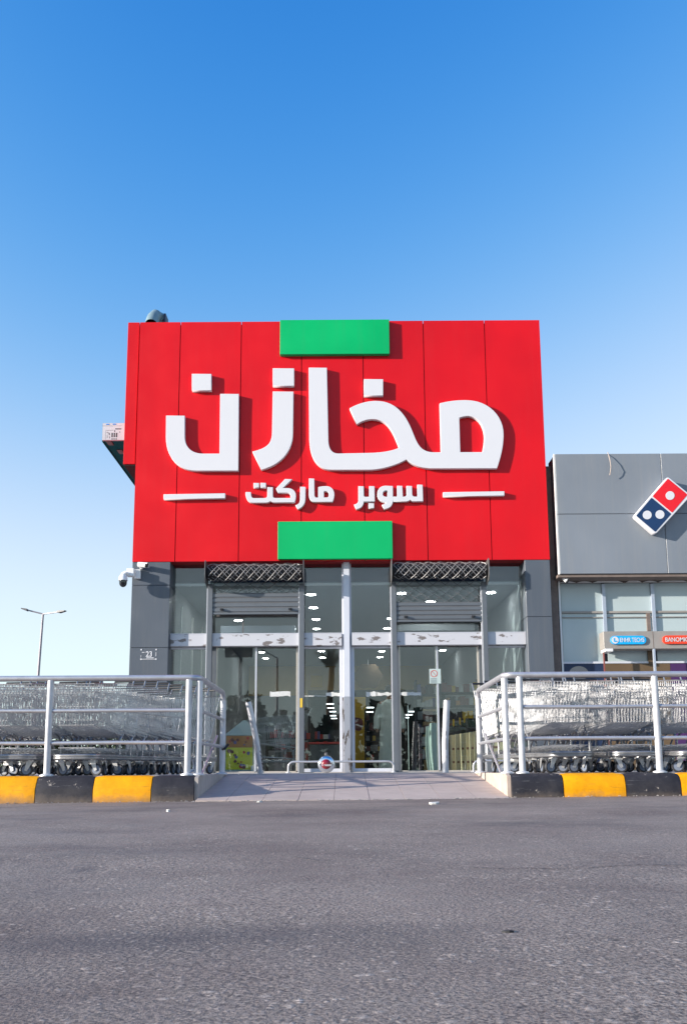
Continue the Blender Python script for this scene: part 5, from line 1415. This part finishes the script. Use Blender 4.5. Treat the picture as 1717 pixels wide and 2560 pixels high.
def billboard():
    a, b = mir(563, 1643, 50), mir(632, 1600, 50); c = mir(601, 1700, 50)
    t = thing('pole_sign', (c.x, c.y, -0.3), 'dark pole sign mirrored in the left glass door', 'sign')
    MB().tube([(c.x, c.y, -0.3), (c.x, c.y, 3), (c.x, c.y, a.z)], 0.11, 10).build('pole', 'lamp_dark', t)
    MB().box(a.x, b.x, c.y - 0.15, c.y + 0.15, a.z, b.z).build('panel', 'lamp_dark', t)
billboard()
def palm():
    c = mir(826, 1700, 60); top = mir(826, 1668, 60).z
    t = thing('palm_tree', (c.x, c.y, -0.3), 'palm tree mirrored in the pane left of the centre mullion', 'tree')
    MB().tube([(c.x + 0.1 * math.sin(k), c.y, -0.3 + (top + 0.3) * k / 8) for k in range(9)], 0.26, 10, r2=0.2).build('trunk', 'trunk', t)
    b = MB(); rnd = random.Random(2)
    for k in range(42):
        a = rnd.uniform(0, 2 * math.pi); el = rnd.uniform(0.75, 1.5); L = rnd.uniform(1.0, 2.0); pts = []
        for i in range(8):
            u = i / 7; pts.append(Vector((c.x + math.cos(a) * math.cos(el) * L * u, c.y + math.sin(a) * math.cos(el) * L * u, top + math.sin(el) * L * u - 0.35 * u * u)))
        for i in range(1, 8):
            d = (pts[i] - pts[i - 1]).normalized(); s = d.cross(Vector((0, 0, 1))).normalized()
            for sg in (-1, 1):
                for jj in range(2):
                    p0 = pts[i - 1].lerp(pts[i], jj / 2); e = p0 + s * sg * 0.45 * (1 - 0.5 * i / 8) + d * 0.2 - Vector((0, 0, 0.15))
                    b.add([p0, p0 + d * 0.06, e], [(0, 1, 2)])
    b.build('crown', 'frond', t)
palm()
def added_hedge():  # added hedge, keeps the bright horizon from showing between the left carts
    b = MB(); rnd = random.Random(8)
    for k in range(5000):
        x = rnd.uniform(-17, -4.6); y = 19.5 + rnd.gauss(0, 0.25); z = (0.85 + 0.12 * math.sin(x * 2.1)) * rnd.random() ** 0.6
        r = rnd.uniform(0.04, 0.1); d1 = Vector((rnd.gauss(0, 1), rnd.gauss(0, 1), rnd.gauss(0, 1))).normalized() * r; d2 = Vector((rnd.gauss(0, 1), rnd.gauss(0, 1), rnd.gauss(0, 1))).normalized() * r
        c = Vector((x, y, z)); b.add([c - d1, c + d2, c + d1, c - d2], [(0, 1, 2, 3)])
    tag(b.build('hedge', 'hedge_leaf'), 'added low dark hedge hiding the bright horizon behind the left rows of carts', 'hedge', kind='stuff')
added_hedge()
def hedge():
    b = MB(); rnd = random.Random(6)
    for k in range(17000):
        x = rnd.uniform(-48, 48); y = -26 + rnd.gauss(0, 0.8); h = 4.3 + 0.7 * math.sin(x * 0.7) + 0.5 * math.sin(x * 1.9 + 1) + 0.4 * math.sin(x * 4.1); z = -0.3 + h * rnd.random() ** 0.75
        r = rnd.uniform(0.15, 0.42); d1 = Vector((rnd.gauss(0, 1), rnd.gauss(0, 1), rnd.gauss(0, 1))).normalized() * r; d2 = Vector((rnd.gauss(0, 1), rnd.gauss(0, 1), rnd.gauss(0, 1))).normalized() * r
        c = Vector((x, y, z)); b.add([c - d1, c + d2, c + d1, c - d2], [(0, 1, 2, 3)])
    tag(b.build('tree_belt', 'hedge_leaf'), 'belt of dark trees across the street mirrored low in the shop glass', 'trees', kind='stuff')
hedge()
